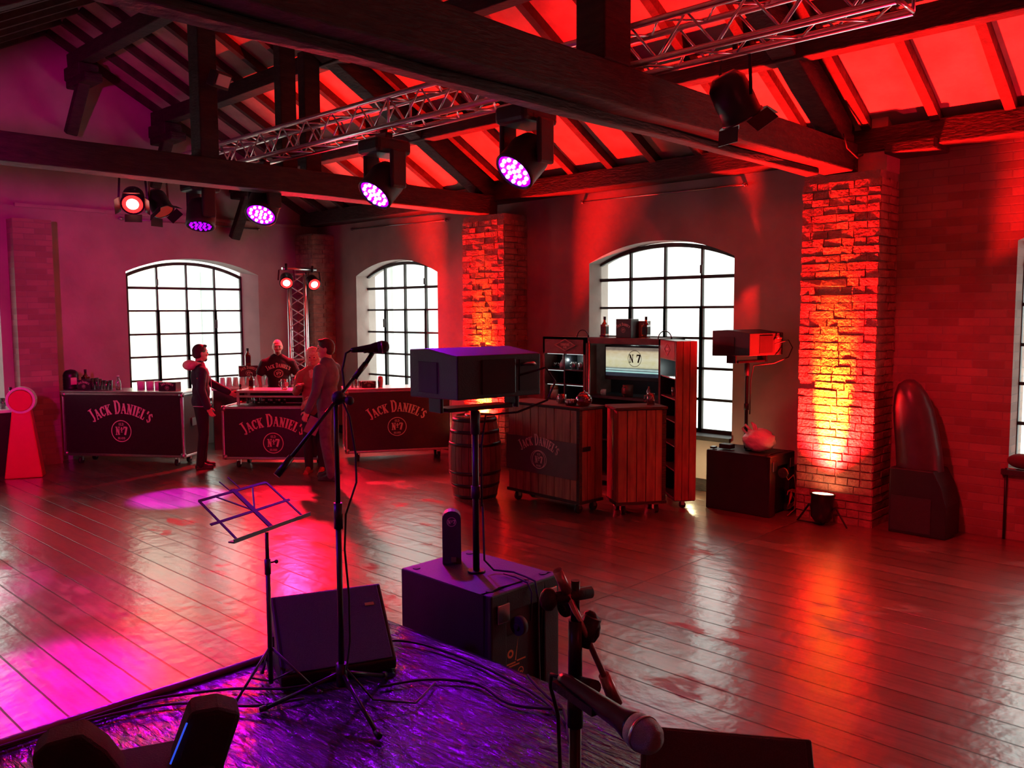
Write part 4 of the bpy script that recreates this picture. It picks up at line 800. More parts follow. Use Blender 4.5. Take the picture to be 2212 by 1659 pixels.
# things on and in the cabinet
AC = R(-90)
whiskey_bottle((8.38, 6.48, 1.79), AC, 'square whiskey bottle at the left on top of the tall cabinet', .92)
whiskey_bottle((8.38, 5.87, 1.79), AC, 'square whiskey bottle beside the carton on top of the tall cabinet', .92)
sign_box((8.38, 6.14, 1.79), AC, (.22, .16, .225), 'dark square carton between two bottles on top of the tall cabinet')
mb = MB(); mb.b2((8.48, 5.93, 1.79), (8.56, 6.08, 1.99)); tag(mb.build('grey_carton', mat('grey_card', (.45, .48, .46), .7, var=.1)), 'plain grey carton behind the dark one on top of the cabinet', 'box')
for p, lb in (((8.25, 6.72, 1.79), 'thin gooseneck lamp arching over the left side of the cabinet'), ((8.25, 5.52, 1.79), 'thin gooseneck lamp arching over the right side of the cabinet')):
    mb = MB(); mb.path([Vector(p)+Vector((0, .09*math.cos(a), .09*math.sin(a))) for a in [i*math.pi/10 for i in range(11)]], .007); mb.tube(Vector(p)+Vector((0, -.09, 0)), Vector(p)+Vector((0, -.09, .03)), .012); tag(mb.build('gooseneck_lamp', BLACKM), lb, 'lamp')
PW = lambda par, x, y, z: parent_mat(par) @ Vector((x, y, z))
r_ = root('decanter', PW(lw, .24, .12, 1.385), 'tall clear decanter on the upper left shelf of the cabinet wing', 'decanter')
mb = MB(); mb.lathe([(0, 0), (.045, 0), (.05, .06), (.03, .10), (.014, .13), (.018, .15)], n=16); mb.build('body', WHITEP, r_); mb = MB(); mb.lathe([(.01, .15), (.016, .165), (0, .20)], n=12); mb.build('stopper', WHITEP, r_)
for x in (.10, .17, .30): beaker(PW(lw, x, .12, 1.385), 'bright glass beside the decanter on the upper shelf', .07, .028, m_=CUPG, group='glasses around the decanter')
for i, x in enumerate((.43, .55)):
    r_ = root('mug', PW(lw, x, .1, 1.385), '%s white mug on the upper right shelf of the cabinet wing' % ('left', 'right')[i], 'mug'); mb = MB(); mb.lathe([(0, 0), (.035, 0), (.035, .09), (.03, .09), (.03, .01), (0, .01)], n=16); mb.build('body', STEEL, r_); mb = MB(); mb.path([(0, .034, .075), (0, .06, .07), (0, .06, .03), (0, .034, .02)], .006); mb.build('handle', WHITEP, r_)
r_ = root('jug', PW(lw, .10, .1, .995), 'white-labelled jug with an orange top in the cabinet wing', 'jug')
mb = MB(); mb.lathe([(0, 0), (.05, 0), (.055, .05), (.055, .12), (.04, .125)], n=20); mb.build('body', CREAMF, r_); mb = MB(); mb.lathe([(.055, .12), (.05, .16), (.03, .18), (0, .185)], n=20); mb.path([(.045, 0, .13), (.07, 0, .17), (.03, 0, .20), (0, 0, .18)], .008); mb.build('top', mat('orange_glaze', (.6, .18, .08), .4, var=.2), r_)
def mug(p, lb, m_, h=.1, r=.045, rz=0, cat='mug'):
    r_ = root('mug', p, lb, cat, rz=rz); mb = MB(); mb.lathe([(0, 0), (r, 0), (r*1.05, h), (r*.9, h), (r*.85, .01), (0, .01)], n=18); mb.build('body', m_, r_); mb = MB(); mb.path([(-r, 0, h*.85), (-r*1.8, 0, h*.8), (-r*1.8, 0, h*.3), (-r, 0, h*.2)], .007); mb.build('handle', m_, r_); return r_
REDG = glass_mat('red_glass', (.55, .05, .05), .25, .1)
mug(PW(u1, .66, .17, 1.12), 'red-lit tumbler with handle on the signed bar unit', CUPG, .10)
mug(PW(u2, .42, .17, 1.125), 'large glass mug with handle on the narrow bar unit', CUPG, .12, .04, rz=R(-34))
r_ = root('glass_jar', PW(u1, .98, .17, 1.12), 'round red-lit glass jar with lid at the corner of the signed bar unit', 'jar'); mb = MB(); mb.lathe([(0, 0), (.05, 0), (.085, .04), (.088, .08), (.06, .12), (.05, .125)], n=24); mb.build('body', REDG, r_); mb = MB(); mb.lathe([(.052, .125), (.04, .14), (.01, .15), (0, .165)], n=16); mb.build('lid', CUPG, r_)
r_ = root('glass_bowl', PW(u1, .86, .10, 1.12), 'low ribbed red glass bowl on the signed bar unit', 'bowl'); mb = MB()
for i in range(10): a = 2*math.pi*i/10; mb.ball((.045*math.cos(a), .045*math.sin(a), .035), (.02, .02, .034), n=10)
mb.build('body', REDG, r_); mb = MB(); mb.lathe([(0, .0), (.05, .0), (.055, .06)], n=20); mb.build('liner', REDG, r_)
mug(PW(cab, .2, .1, 1.09), 'white mug inside the tall cabinet below the screen', WHITEP, .07, .03)
mug(PW(cab, .55, .12, 1.09), 'dark jug inside the tall cabinet below the screen', CABD, .14, .06)
r_ = root('bottle_row', PW(cab, .85, .12, 1.09), 'small clear bottle inside the cabinet at the right below the screen', 'bottle'); mb = MB(); mb.lathe([(0, 0), (.03, 0), (.03, .09), (.012, .12), (.012, .14)], n=14); mb.build('body', CUPG, r_); r_.name = 'small_bottle'
add_light('cabinet_lamp', 'POINT', PW(cab, .55, .25, 1.70), (8, 6, 0), 2.2, (.85, 1, .95), size=.05)
add_light('cabinet_lamp', 'POINT', PW(lw, .35, .10, 1.5), (8, 6, 0), 1.6, (.85, 1, .95), size=.03)
add_light('cabinet_lamp', 'POINT', PW(wr, .3, .06, 1.45), (8, 6, 0), 1.6, (.85, 1, .95), size=.03)
add_light('cabinet_lamp', 'POINT', (8.35, 5.25, .25), (8, 6, 0), 8, (1, .85, .45), size=.05)
# barrel
r_ = root('barrel', (6.66, 6.99, 0), 'old oak whiskey barrel with dark hoops beside the wooden bar', 'barrel'); BH = .95
rad = lambda z: .235+.062*(1-((z-BH/2)/(BH/2))**2)
mb = MB(); NS = 22
for i in range(NS):
    a0, a1 = 2*math.pi*(i+.03)/NS, 2*math.pi*(i+.97)/NS; vs_ = []; k = 12
    for j in range(k+1):
        z = BH*j/k; rr_ = rad(z)
        for a in (a0, (a0+a1)/2, a1): vs_.append((rr_*math.cos(a), rr_*math.sin(a), z))
        for a in (a1, a0): vs_.append(((rr_-.025)*math.cos(a), (rr_-.025)*math.sin(a), z))
    fs = []
    for j in range(k):
        for q in range(5): fs.append((j*5+q, j*5+(q+1) % 5, j*5+5+(q+1) % 5, j*5+5+q))
    fs += [tuple(range(4, -1, -1)), tuple(range(k*5, k*5+5))]; mb.add(vs_, fs)
mb.build('staves', STAVE, r_)
for z in (.03, .16, .30, .62, .76, .89):
    mb = MB(); mb.lathe([(rad(z)+.003, z), (rad(z+.02)+.006, z+.02), (rad(z+.04)+.003, z+.04)], n=44); mb.build('hoop', BLACKM, r_)
mb = MB(); mb.lathe([(0, BH-.03), (.225, BH-.03)], n=30); mb.build('lid', STAVE, r_)
mb = MB(); mb.tube((-.2, -.2, .52), (-.215, -.215, .52), .03); mb.build('bung', TIMBER, r_)
mb = MB(); mb.tube((6.66, 7.02, BH-.028), (6.66, 7.02, BH+.01), .09); tag(mb.build('ashtray', STEEL), 'shiny round dish on top of the barrel', 'dish')

# ------------------------------------------------------------------ stage
SZ = .40
mb = MB(); mb.b2((-.98, -3.36, 0), (2.87, 3.73, SZ-.02)); tag(mb.build('stage', TIMBER), 'low wooden stage platform in the foreground covered with black foil', 'stage')
mb = MB(); rr = random.Random(3); nx, ny = 150, 260; x0, x1, y0, y1 = -.97, 2.885, -3.3, 3.745
import mathutils.noise as mn
def foil_z(x, y):
    w_ = mn.noise(Vector((x*2.4+y*1.1, y*1.5-x*.8, 0)))*.007 + mn.noise(Vector((x*9+y*3.5, y*3.3-x*1.4, 3)))*.0045
    return SZ-.006 + w_*min(1, (x1-x)*6+.25, (y1-y)*6+.25)
vs_ = [(x0+(x1-x0)*i/nx, y0+(y1-y0)*j/ny, foil_z(x0+(x1-x0)*i/nx, y0+(y1-y0)*j/ny)) for i in range(nx+1) for j in range(ny+1)]
mb.add(vs_, [(i*(ny+1)+j, (i+1)*(ny+1)+j, (i+1)*(ny+1)+j+1, i*(ny+1)+j+1) for i in range(nx) for j in range(ny)], True)
k = [(x0+(x1-x0)*i/nx, y1) for i in range(nx+1)]; k2 = [(x1, y0+(y1-y0)*j/ny) for j in range(ny+1)]
for pl, nrm in ((k, (0, 1)), (k2, (1, 0))):
    b_ = []; 
    for i, (x, y) in enumerate(pl):
        o_ = .012*mn.noise(Vector((x*8, y*8, 9))); b_ += [(x, y, foil_z(x, y)), (x+nrm[0]*.004, y+nrm[1]*.004, SZ-.03), (x+nrm[0]*(.006+o_*.5), y+nrm[1]*(.006+o_*.5), .12), (x+nrm[0]*(.01+abs(o_)), y+nrm[1]*(.01+abs(o_)), .004)]
    fs = []
    for i in range(len(pl)-1):
        for q in range(3): fs.append((i*4+q, i*4+q+1, i*4+5+q, i*4+4+q))
    mb.add(b_, fs, True)
tag(mb.build('plastic_foil', FOIL), 'wrinkled shiny black plastic foil spread over the stage', 'foil')

STANDM = mat('stand_metal', (.07, .055, .085), .38, metal=.4, var=.2)
mb = MB(); mb.path([(-.97+.127*i, 3.745+.006*mn.noise(Vector((i*.7, 0, 0))), SZ+.004+.006*mn.noise(Vector((i*.5, 3, 0)))) for i in range(31)], .019, n=10); tag(mb.build('stage_edging', mat('edge_plastic', (.10, .08, .12), .3, var=.2, bump=.3, bscale=25)), 'rolled plastic edging along the front edge of the stage, lit violet', 'edging')
# ------------------------------------------------------------------ speakers
def sub_speaker(loc, label, sticker=True):
    r_ = root('subwoofer', loc, label, 'speaker'); X, Y, Z = .54, .74, .63
    mb = MB(); mb.b2((0, .06, .0), (X, Y, Z)); mb.b2((0, 0, 0), (.12, .06, Z)); mb.b2((X-.12, 0, 0), (X, .06, Z)); mb.b2((.12, 0, Z-.12), (X-.12, .06, Z)); mb.build('cabinet', BLACK, r_, bevel=.01)
    for x in (.06, X-.06):
        for y in (.07, Y-.07): mb = MB(); mb.tube((x, y, Z-.001), (x, y, Z+.004), .022, n=14); mb.build('foot_dimple', RUBBER, r_)
    mb = MB(); mb.tube((.25, .37, Z), (.25, .37, Z+.012), .05, n=20); mb.build('pole_socket', BLACKM, r_)
    for x in (.085, X-.075):
        mb = MB(); mb.box((x, -.006, .52), (.09, .012, .10)); c = mb.build('caster', STEEL, r_, bevel=.004); mb = MB(); mb.tube((x+.03, -.075, .46), (x+.065, -.075, .46), .05, n=22); mb.tube((x+.02, -.075, .46), (x+.075, -.075, .46), .016, n=12); mb.build('wheel', RUBBER, c)
    mb = MB(); mb.b2((.125, .052, .02), (X-.125, .06, .50)); mb.build('amplifier_plate', BLACKM, r_)
    if sticker:
        mb = MB(); mb.b2((.13, .046, .06), (.33, .0515, .36)); st = mb.build('sticker', BLACK, r_)
        E_ST = mat('sticker_print', (.75, .22, .08), .5, var=.1)
        mb = MB(); fn = lambda x, y: Vector((.14+x, .045, .05+y)); ring(mb, fn, .05, .205, .018, .012); mb.add([fn(.085, .16), fn(.093, .16), fn(.112, .29), fn(.104, .25)], [(0, 1, 2, 3)])
        for k_, (a, b, y) in enumerate(((.0, .09, .145), (.01, .12, .13), (.1, .17, .15), (.02, .08, .085), (.1, .14, .08), (.0, .06, .06))): mb.add([fn(a, y), fn(b, y), fn(b, y+.009), fn(a, y+.009)], [(0, 1, 2, 3)])
        ring(mb, fn, .13, .09, .02, .006); mb.build('print', E_ST, st)
    return r_
def pole_speaker(loc, z0, label, plabel, slope=0):
    """loc = sub top centre of pole"""
    p = root('speaker_pole', (loc[0], loc[1], z0), plabel, 'stand'); zt = 1.56-z0
    mb = MB(); mb.tube((0, 0, 0), (0, 0, zt), .019, n=16); mb.build('pole', BLACKM, p); mb = MB(); mb.tube((0, 0, zt*.45), (0, 0, zt*.45+.07), .026, n=16); mb.build('collar', BLACK, p)
    mb = MB(); mb.tube((0, 0, zt-.14), (0, 0, zt-.01), .027, n=16); mb.build('top_sleeve', BLACK, p)
    r_ = root('column_speaker', (loc[0], loc[1], 1.56), label, 'speaker', rz=R(-9.3)); X, Y = .55, .485
    mb = MB(); mb.box((0, 0, .012), (.44, .13, .022)); mb.box((-X/2+.02, 0, .04), (.02, .12, .08)); mb.box((X/2-.02, 0, .04), (.02, .12, .08)); mb.beam((-X/2+.02, 0, .012), (-.2, 0, .012), .05, .02); mb.beam((X/2-.02, 0, .012), (.2, 0, .012), .05, .02); mb.build('yoke', BLACKM, r_, bevel=.004)
    mb = MB(); z0_, z1_ = .075, .325; ins = .02
    prof = [(-Y/2, z0_+.01), (Y/2, z0_-.005), (Y/2, z1_+.012), (Y*.1, z1_+.022), (-Y/2, z1_-.01)]
    mb.prism(prof, (-X/2, 0, 0), (0, 1, 0), (0, 0, 1), (1, 0, 0), X); cb = mb.build('cabinet', BLACK, r_, bevel=.006)
    mb = MB(); mb.b2((-.12, -Y/2-.006, z0_+.03), (.10, -Y/2+.01, z1_-.035)); mb.build('amplifier_plate', BLACKM, r_, bevel=.004)
    mb = MB(); mb.b2((.13, -Y/2-.003, z0_+.04), (.25, -Y/2+.01, z1_-.04)); mb.build('handle_recess', RUBBER, r_); 
    mb = MB(); mb.path([(.14, -Y/2-.005, z1_-.07), (.16, -Y/2-.03, z1_-.06), (.2, -Y/2-.035, z1_-.06), (.235, -Y/2-.005, z1_-.07)], .008); mb.build('handle', STEEL, r_)
    mb = MB(); mb.b2((-X/2-.004, -Y*.1, z0_+.03), (-X/2+.004, Y*.3, z1_-.05)); mb.build('side_recess', RUBBER, r_, bevel=.003)
    mb = MB(); mb.path([(.11, -Y/2-.02, .2), (.24, -Y/2-.09, .24), (.30, -Y/2-.10, .16), (.26, -Y/2-.08, .06), (.1, -Y/2-.02, .0), (.03, -.06, -.03), (.022, -.03, -.2), (.022, -.028, -.55)], .006); mb.build('speaker_cable', RUBBER, r_)
    return r_
sub_speaker((3.06, 3.10, 0), 'large black subwoofer in the foreground just beyond the stage, with a sticker on its back')
pole_speaker((3.31, 3.47), .642, 'black speaker on a pole in the foreground, its top lit violet', 'black pole on the foreground subwoofer')
sub_speaker((8.01, 4.08, 0), 'black subwoofer standing under the window beside the wide brick pillar', sticker=False)
pole_speaker((8.27, 4.50), .642, 'black speaker on a pole at the right, against the window and wall', 'slim pole on the subwoofer by the window')
mb = MB(); mb.path([(3.335, 3.44, 1.02), (3.335, 3.43, .70), (3.36, 3.38, .648), (3.42, 3.28, .643), (3.40, 3.17, .645), (3.385, 3.085, .64), (3.38, 3.06, .55), (3.36, 3.04, .3), (3.33, 3.0, .02), (3.2, 2.95, .01)], .006); tag(mb.build('cable', RUBBER), 'black cable running down the pole and over the top of the foreground subwoofer', 'cable')
mb = MB(); mb.path([(3.36, 3.30, .643), (3.35, 3.20, .648), (3.33, 3.09, .643), (3.32, 3.05, .6), (3.31, 3.05, .45)], .005); tag(mb.build('cable', RUBBER), 'second thinner cable curving over the edge of the foreground subwoofer', 'cable')
mb = MB()
for i in range(5):
    a0 = i*.6; mb.path([(8.3+.10*math.cos(a0+t*.6)+.01*i, 3.99+.03*math.sin(t+i), .10+.05*i/5+.08*math.sin(a0+t*.6)+.04) for t in range(12)], .006)
mb.path([(8.15, 4.02, .5), (8.2, 3.98, .38), (8.3, 3.97, .42), (8.36, 3.97, .3), (8.36, 3.98, .05), (8.2, 3.98, .01)], .006); tag(mb.build('cable_tangle', mat('reddish_cable', (.25, .05, .04), .5, var=.3)), 'tangle of cables hanging behind the right subwoofer beside the lit pillar', 'cables')
# small carton on the sub
r_ = root('gift_tin', (3.345, 3.715, .63), 'small dark round-topped box standing on the foreground subwoofer', 'box', rz=R(-42))
mb = MB(); w_ = .055; prof = [(-w_, 0), (w_, 0), (w_, .27)] + [(w_*math.cos(a), .27+.045*math.sin(a)) for a in [i*math.pi/8 for i in range(1, 8)]] + [(-w_, .27)]
mb.prism(prof, (0, -.04, 0), (1, 0, 0), (0, 0, 1), (0, 1, 0), .08); mb.build('carton', mat('dark_green_card', (.05, .055, .05), .5, var=.3), r_, bevel=.003)
mb = MB(); f_ = lambda x, y: Vector((x, -.0415, .25+y)); ring(mb, f_, 0, 0, .026, .003); letters(mb, 'No7', lambda x, y: f_(x, y-.011), .022, wd=.18, caps_first=False); mb.build('print', LOGOD, r_)
mb = MB(); mb.box((.01, -.05, .03), (.03, .012, .03)); mb.build('latch', STEEL, r_)
# bag and small things on the right sub
r_ = root('plastic_bag', (8.24, 4.36, .64), 'knotted white plastic bag lying on the right subwoofer', 'bag')
mb = MB(); rr = random.Random(5); n = 26; vs_ = []; fs = []
for j in range(15):
    t = math.pi*j/14
    for i in range(n):
        p = 2*math.pi*i/n; v = Vector((math.sin(t)*math.cos(p), math.sin(t)*math.sin(p), math.cos(t))); q = 1 + .22*mn.noise(v*2.6+Vector((4, 1, 0))) + .10*mn.noise(v*7)
        z = v.z*.12*q; vs_.append((v.x*.15*q, v.y*.17*q-.03, max(z+.11, .002+.01*rr.random())))
for j in range(14):
    for i in range(n): fs.append((j*n+i, (j+1)*n+i, (j+1)*n+(i+1) % n, j*n+(i+1) % n))
mb.add(vs_, fs, True); BAGM = mat('white_polythene', (.75, .72, .72), .35, var=.1, bump=.8, bscale=16); mb.build('body', BAGM, r_)
mb = MB(); mb.path([(.0, .06, .20), (0, .13, .26), (.01, .17, .22), (0, .12, .17)], .014); mb.path([(0, .02, .21), (.01, .06, .29), (.02, .03, .26), (0, -.01, .2)], .014); mb.build('handles', BAGM, r_)
mb = MB(); mb.box((8.16, 4.66, .665), (.10, .14, .05)); tag(mb.build('small_black_case', BLACK, bevel=.008), 'small black case beside the plastic bag on the right subwoofer', 'case')
mb = MB(); mb.box((8.08, 4.775, .65), (.07, .05, .02)); tag(mb.build('flat_device', BLACKM, bevel=.004), 'small flat dark device at the left corner of the right subwoofer', 'device')
# hooded cabinet
r_ = root('hooded_cabinet', (8.5, 2.82, 0), 'black box with a tall rounded glossy hood standing right of the wide brick pillar', 'cabinet')
mb = MB(); mb.prism([(-.32, 0), (.19, 0), (.19, .62), (-.20, .62), (-.27, .48), (-.32, .3)], (-.20, 0, 0), (0, 1, 0), (0, 0, 1), (1, 0, 0), .40); mb.build('box', BLACK, r_, bevel=.01)
mb = MB(); mb.prism([(-.19, .03), (.17, .03), (.17, .36), (-.19, .36)], (-.206, 0, 0), (0, 1, 0), (0, 0, 1), (1, 0, 0), .01); mb.build('front_grille', GRILLE, r_)
GLB = mat('glossy_black_vinyl', (.07, .045, .055), .33, var=.2, bump=.12, bscale=8); mb = MB(); n = 28; secs = [(.60, -.02, .21, .17), (.8, 0, .205, .165), (1.0, .03, .195, .16), (1.18, .06, .18, .15), (1.30, .08, .15, .13), (1.40, .10, .10, .09), (1.445, .10, .04, .04), (1.45, .10, .001, .001)]
vs_ = [(-.01+rx*math.cos(2*math.pi*i/n), cy+ry*math.sin(2*math.pi*i/n), z) for z, cy, ry, rx in secs for i in range(n)]
mb.add(vs_, [(j*n+i, j*n+(i+1) % n, (j+1)*n+(i+1) % n, (j+1)*n+i) for j in range(len(secs)-1) for i in range(n)], True); mb.build('hood', GLB, r_)
mb = MB(); mb.ball((8.74, 2.0, .735), (.07, .13, .07), n=18); tag(mb.build('cushion_roll', mat('maroon_cloth', (.12, .03, .04), .7, var=.3)), 'dark rounded cushion on the sill at the right picture edge', 'cushion')

# ------------------------------------------------------------------ floor monitors
def wedge(loc, rz, label, wd=.54):
    r_ = root('floor_monitor', loc, label, 'speaker', rz=rz); pf = [(0, 0), (-.01, .05), (.30, .33), (.36, .30), (.42, .12), (.42, 0)]
    mb = MB(); mb.prism(pf, (0, 0, 0), (0, 1, 0), (0, 0, 1), (1, 0, 0), wd); mb.build('cabinet', BLACK, r_, bevel=.008)
    a = Vector((0, -.004, .058)); b = Vector((0, .292, .325)); nrm = Vector((0, -.67, .74)); mb = MB()
    P = [Vector((x, 0, 0)) + q + nrm*k for k in (0, .008) for x, q in ((.02, a), (wd-.02, a), (wd-.02, b), (.02, b))]; mb.add(P, [(0, 1, 2, 3), (7, 6, 5, 4), (0, 4, 5, 1), (1, 5, 6, 2), (2, 6, 7, 3), (3, 7, 4, 0)]); mb.build('grille', GRILLE, r_, bevel=.004)
    c = a.lerp(b, .72)+nrm*.0095; mb = MB(); dv = (b-a).normalized(); P = [Vector((wd-.10+x, 0, 0))+c+dv*y for x, y in ((0, 0), (.045, 0), (.045, .016), (0, .016))]; P += [p+nrm*.002 for p in P]; mb.add(P, [(0, 1, 2, 3), (7, 6, 5, 4), (0, 4, 5, 1), (1, 5, 6, 2), (2, 6, 7, 3), (3, 7, 4, 0)]); mb.build('badge', STEEL, r_)
    for x in (-.003, wd+.003): mb = MB(); mb.box((x, .27, .14), (.008, .12, .05)); mb.build('side_handle', RUBBER, r_)
    mb = MB(); mb.b2((wd*.42, -.016, .012), (wd*.56, -.004, .04)); mb.build('connector_plate', STEEL, r_)
    return r_
wedge((2.0, 3.39, SZ), R(-23.2), 'black floor monitor behind the music stand, its grille tinted violet')
wedge((2.03, 1.44, SZ), R(-57), 'dark floor monitor cut off by the bottom right edge')
# dark case bottom left
r_ = root('equipment_case', (.95, 2.31, SZ), 'black silhouette of a case with two raised flaps at the bottom left', 'case', rz=R(-24))
mb = MB(); mb.b2((-.24, -.16, 0), (.17, .10, .475)); mb.build('body', FABRICB, r_, bevel=.02)
mb = MB(); mb.prism([(-.275, .578), (-.239, .607), (-.155, .618), (-.10, .56), (-.06, .49), (-.06, .3), (-.22, .3)], (0, -.1, 0), (1, 0, 0), (0, 0, 1), (0, 1, 0), .12); mb.build('flap', FABRICB, r_, bevel=.015)
mb = MB(); mb.prism([(.05, .40), (.056, .49), (.108, .627), (.18, .628), (.24, .60), (.204, .50), (.17, .40)], (0, -.1, 0), (1, 0, 0), (0, 0, 1), (0, 1, 0), .12); mb.build('flap', FABRICB, r_, bevel=.015)
mb = MB(); mb.tube((.053, -.103, .50), (.098, -.103, .605), .0025, n=6); mb.build('blue_glow_line', emis('blue_edge_glow', (.03, .1, 1), .8), r_)  # thin emissive blue line added along the flap's left edge

# ------------------------------------------------------------------ stands and microphones
def tripod(par, z, rleg, hh, m_=BLACKM, a0=0, rr_=.009):
    for k in range(3):
        a = a0 + 2*math.pi*k/3; mb = MB(); mb.tube((0, 0, hh), (rleg*math.cos(a), rleg*math.sin(a), .012), rr_, n=10); mb.tube((rleg*math.cos(a)*.96, rleg*math.sin(a)*.96, .02), (rleg*math.cos(a)*1.05, rleg*math.sin(a)*1.05, .012), rr_*1.5, n=10); mb.build('leg', m_, par)
def microphone(tail, ball, label, grille_mat=GRILLE):
    tail, ball = Vector(tail), Vector(ball); r_ = root('microphone', tail, label, 'microphone'); d = (ball-tail); L_ = d.length; q = d.normalized().to_track_quat('Z', 'Y').to_matrix().to_4x4()
    mb = MB(); mb.lathe([(0, 0), (.010, 0), (.0115, .01), (.0125, .03), (.0175, L_-.055), (.0235, L_-.03), (.0235, L_-.022)], (0, 0, 0), 22, M4=q); mb.build('body', BLACKM, r_)
    mb = MB(); mb.lathe([(.0245, L_-.024), (.0265, L_-.012), (.0265, L_-.004), (.0255, L_+.004), (.0225, L_+.014), (.0165, L_+.021), (.008, L_+.0245), (0, L_+.025)], (0, 0, 0), 26, M4=q); mb.build('grille', grille_mat, r_)
    mb = MB(); mb.lathe([(.0275, L_-.008), (.0275, L_-.003)], (0, 0, 0), 26, M4=q); mb.build('ring', STEEL, r_); return r_
r_ = root('microphone_stand', (2.075, 3.02, SZ), 'tall black boom microphone stand in front of the floor monitor', 'stand')
tripod(r_, 0, .33, .16, a0=R(-100)); mb = MB(); mb.tube((0, 0, .1), (0, 0, .8), .0125, n=14); mb.tube((0, 0, .79), (0, 0, .90), .019, n=16); mb.tube((0, 0, .9), (0, 0, 1.37), .0105, n=14); mb.tube((0, 0, .1), (0, 0, .2), .024, n=14); mb.build('pole', BLACKM, r_)
B0, B1 = Vector((1.808, 3.055, 1.449))-r_.location, Vector((2.212, 2.991, 1.886))-r_.location
mb = MB(); mb.tube(B0, B1, .008, n=12); mb.tube(B0, B0.lerp(B1, .16), .0145, n=14); mb.tube(B0.lerp(B1, .86), B1, .012, n=12); mb.build('boom', BLACKM, r_)
mb = MB(); c_ = B0.lerp(B1, .68); mb.ball(c_, (.03, .03, .03), n=14); mb.tube(c_, (0, 0, 1.33), .017, n=12); mb.tube(c_, c_+Vector((.02, -.05, -.01)), .012, n=10); mb.ball(c_+Vector((.02, -.05, -.01)), .02, n=12); mb.build('clutch', BLACK, r_)
mb = MB(); mb.tube(B1, B1+Vector((.03, -.01, .045)), .010, n=12); mb.beam(B1+Vector((-.01, -.0, .05)), B1+Vector((.06, -.04, .06)), .036, .012); mb.build('microphone_clip', BLACK, r_)
microphone((2.165, 3.03, 1.942), (2.272, 2.945, 1.956), 'black microphone on the tall boom stand before the window')
mb = MB(); mb.path([(2.165, 3.03, 1.942), (2.145, 3.04, 1.93), (2.13, 3.045, 1.86), (2.13, 3.035, 1.80), (2.115, 3.02, 1.72), (2.13, 3.0, 1.66), (2.15, 2.99, 1.5), (2.15, 2.99, 1.38), (2.10, 3.0, 1.25), (2.09, 3.0, 1.1), (2.10, 2.99, .9), (2.10, 2.99, .7), (2.08, 2.99, .58), (2.15, 2.9, .45), (2.3, 2.8, .415), (2.5, 2.9, .412)], .0045); tag(mb.build('microphone_cable', RUBBER), 'thin black cable hanging from the microphone down the tall stand', 'cable')
r_ = root('microphone_stand', (1.117, .925, SZ), 'black microphone stand in the near foreground with its boom folded down', 'stand')
tripod(r_, 0, .34, .18, a0=R(20)); mb = MB(); mb.tube((0, 0, .1), (0, 0, 1.03), .0105, n=16); mb.tube((0, 0, .98), (0, 0, 1.06), .014, n=16); mb.tube((0, 0, 1.04), (0, 0, 1.10), .009, n=14); mb.tube((0, 0, 1.07), (0, 0, 1.17), .0125, n=14); mb.tube((0, 0, 1.17), (0, 0, 1.24), .008, n=14); mb.build('pole', BLACKM, r_)
B0, B1 = Vector((1.078, .932, 1.665))-r_.location, Vector((1.195, .895, 1.405))-r_.location
COPM = mat('worn_tube', (.5, .3, .3), .35, metal=.8, var=.3, vscale=20)
mb = MB(); mb.tube(B0, B1, .0055, n=12); mb.tube(B0, B0.lerp(B1, .16), .0085, n=12); mb.tube(B0.lerp(B1, .78), B1, .010, .013, n=12); mb.build('boom', COPM, r_)
mb = MB(); mb.tube((-.045, .015, 1.215), (.03, -.01, 1.215), .011, n=12); mb.ball((-.05, .017, 1.215), (.016, .016, .02), n=12); mb.tube((.02, -.0, 1.12), (.035, -.012, 1.17), .016, n=12); mb.ball((.035, -.005, 1.15), (.016, .02, .03), n=12); mb.build('clutch', BLACK, r_)
mb = MB(); mb.tube((0, 0, 1.06), (-.02, -.06, 1.075), .012, n=12); mb.beam((-.06, -.02, 1.085), (-.08, -.12, 1.077), .04, .014); mb.build('microphone_clip', BLACK, r_)
GRL = mat('silver_mesh', (.33, .33, .36), .4, metal=.6, var=.45, vscale=900, bump=.5, bscale=900)
microphone((1.056, .903, 1.492), (1.007, .700, 1.482), 'close-up microphone with silver ball grille pointing at the viewer, bottom right', GRL)
mb = MB(); mb.path([(1.056, .903, 1.492), (1.06, .93, 1.49), (1.075, .945, 1.46), (1.095, .945, 1.40), (1.10, .94, 1.2), (1.10, .94, .9), (1.10, .95, .6), (1.2, 1.0, .42), (1.5, 1.4, .41)], .0035); tag(mb.build('microphone_cable', RUBBER), 'black cable following the pole of the near microphone stand', 'cable')
# music stand
r_ = root('music_stand', (1.935, 3.365, SZ), 'folding black wire music stand tinted violet, without sheets', 'music stand')
tripod(r_, 0, .22, .22, m_=STANDM, a0=R(70), rr_=.006)
for k in range(3): a = R(70)+2*math.pi*k/3; mb = MB(); mb.tube((0, 0, .06), (.11*math.cos(a), .11*math.sin(a), .115), .004, n=8); mb.build('brace', STANDM, r_)
mb = MB(); mb.tube((0, 0, .05), (0, 0, .60), .0105, n=14); mb.tube((0, 0, .55), (0, 0, .62), .014, n=14); mb.tube((0, 0, .6), (0, 0, .74), .0085, n=14); mb.tube((.008, 0, .6), (.035, -.005, .6), .004); mb.ball((.04, -.006, .6), .010, n=10); mb.build('pole', STANDM, r_)
W2 = lambda x, y, z: Vector((x, y, z)) - r_.location
L0, L1, TL, TR = W2(1.755, 3.295, 1.155), W2(2.175, 3.455, 1.155), W2(1.69, 3.49, 1.30), W2(2.10, 3.645, 1.30)
LA, LB = W2(1.722, 3.282, 1.15), W2(2.217, 3.475, 1.15)
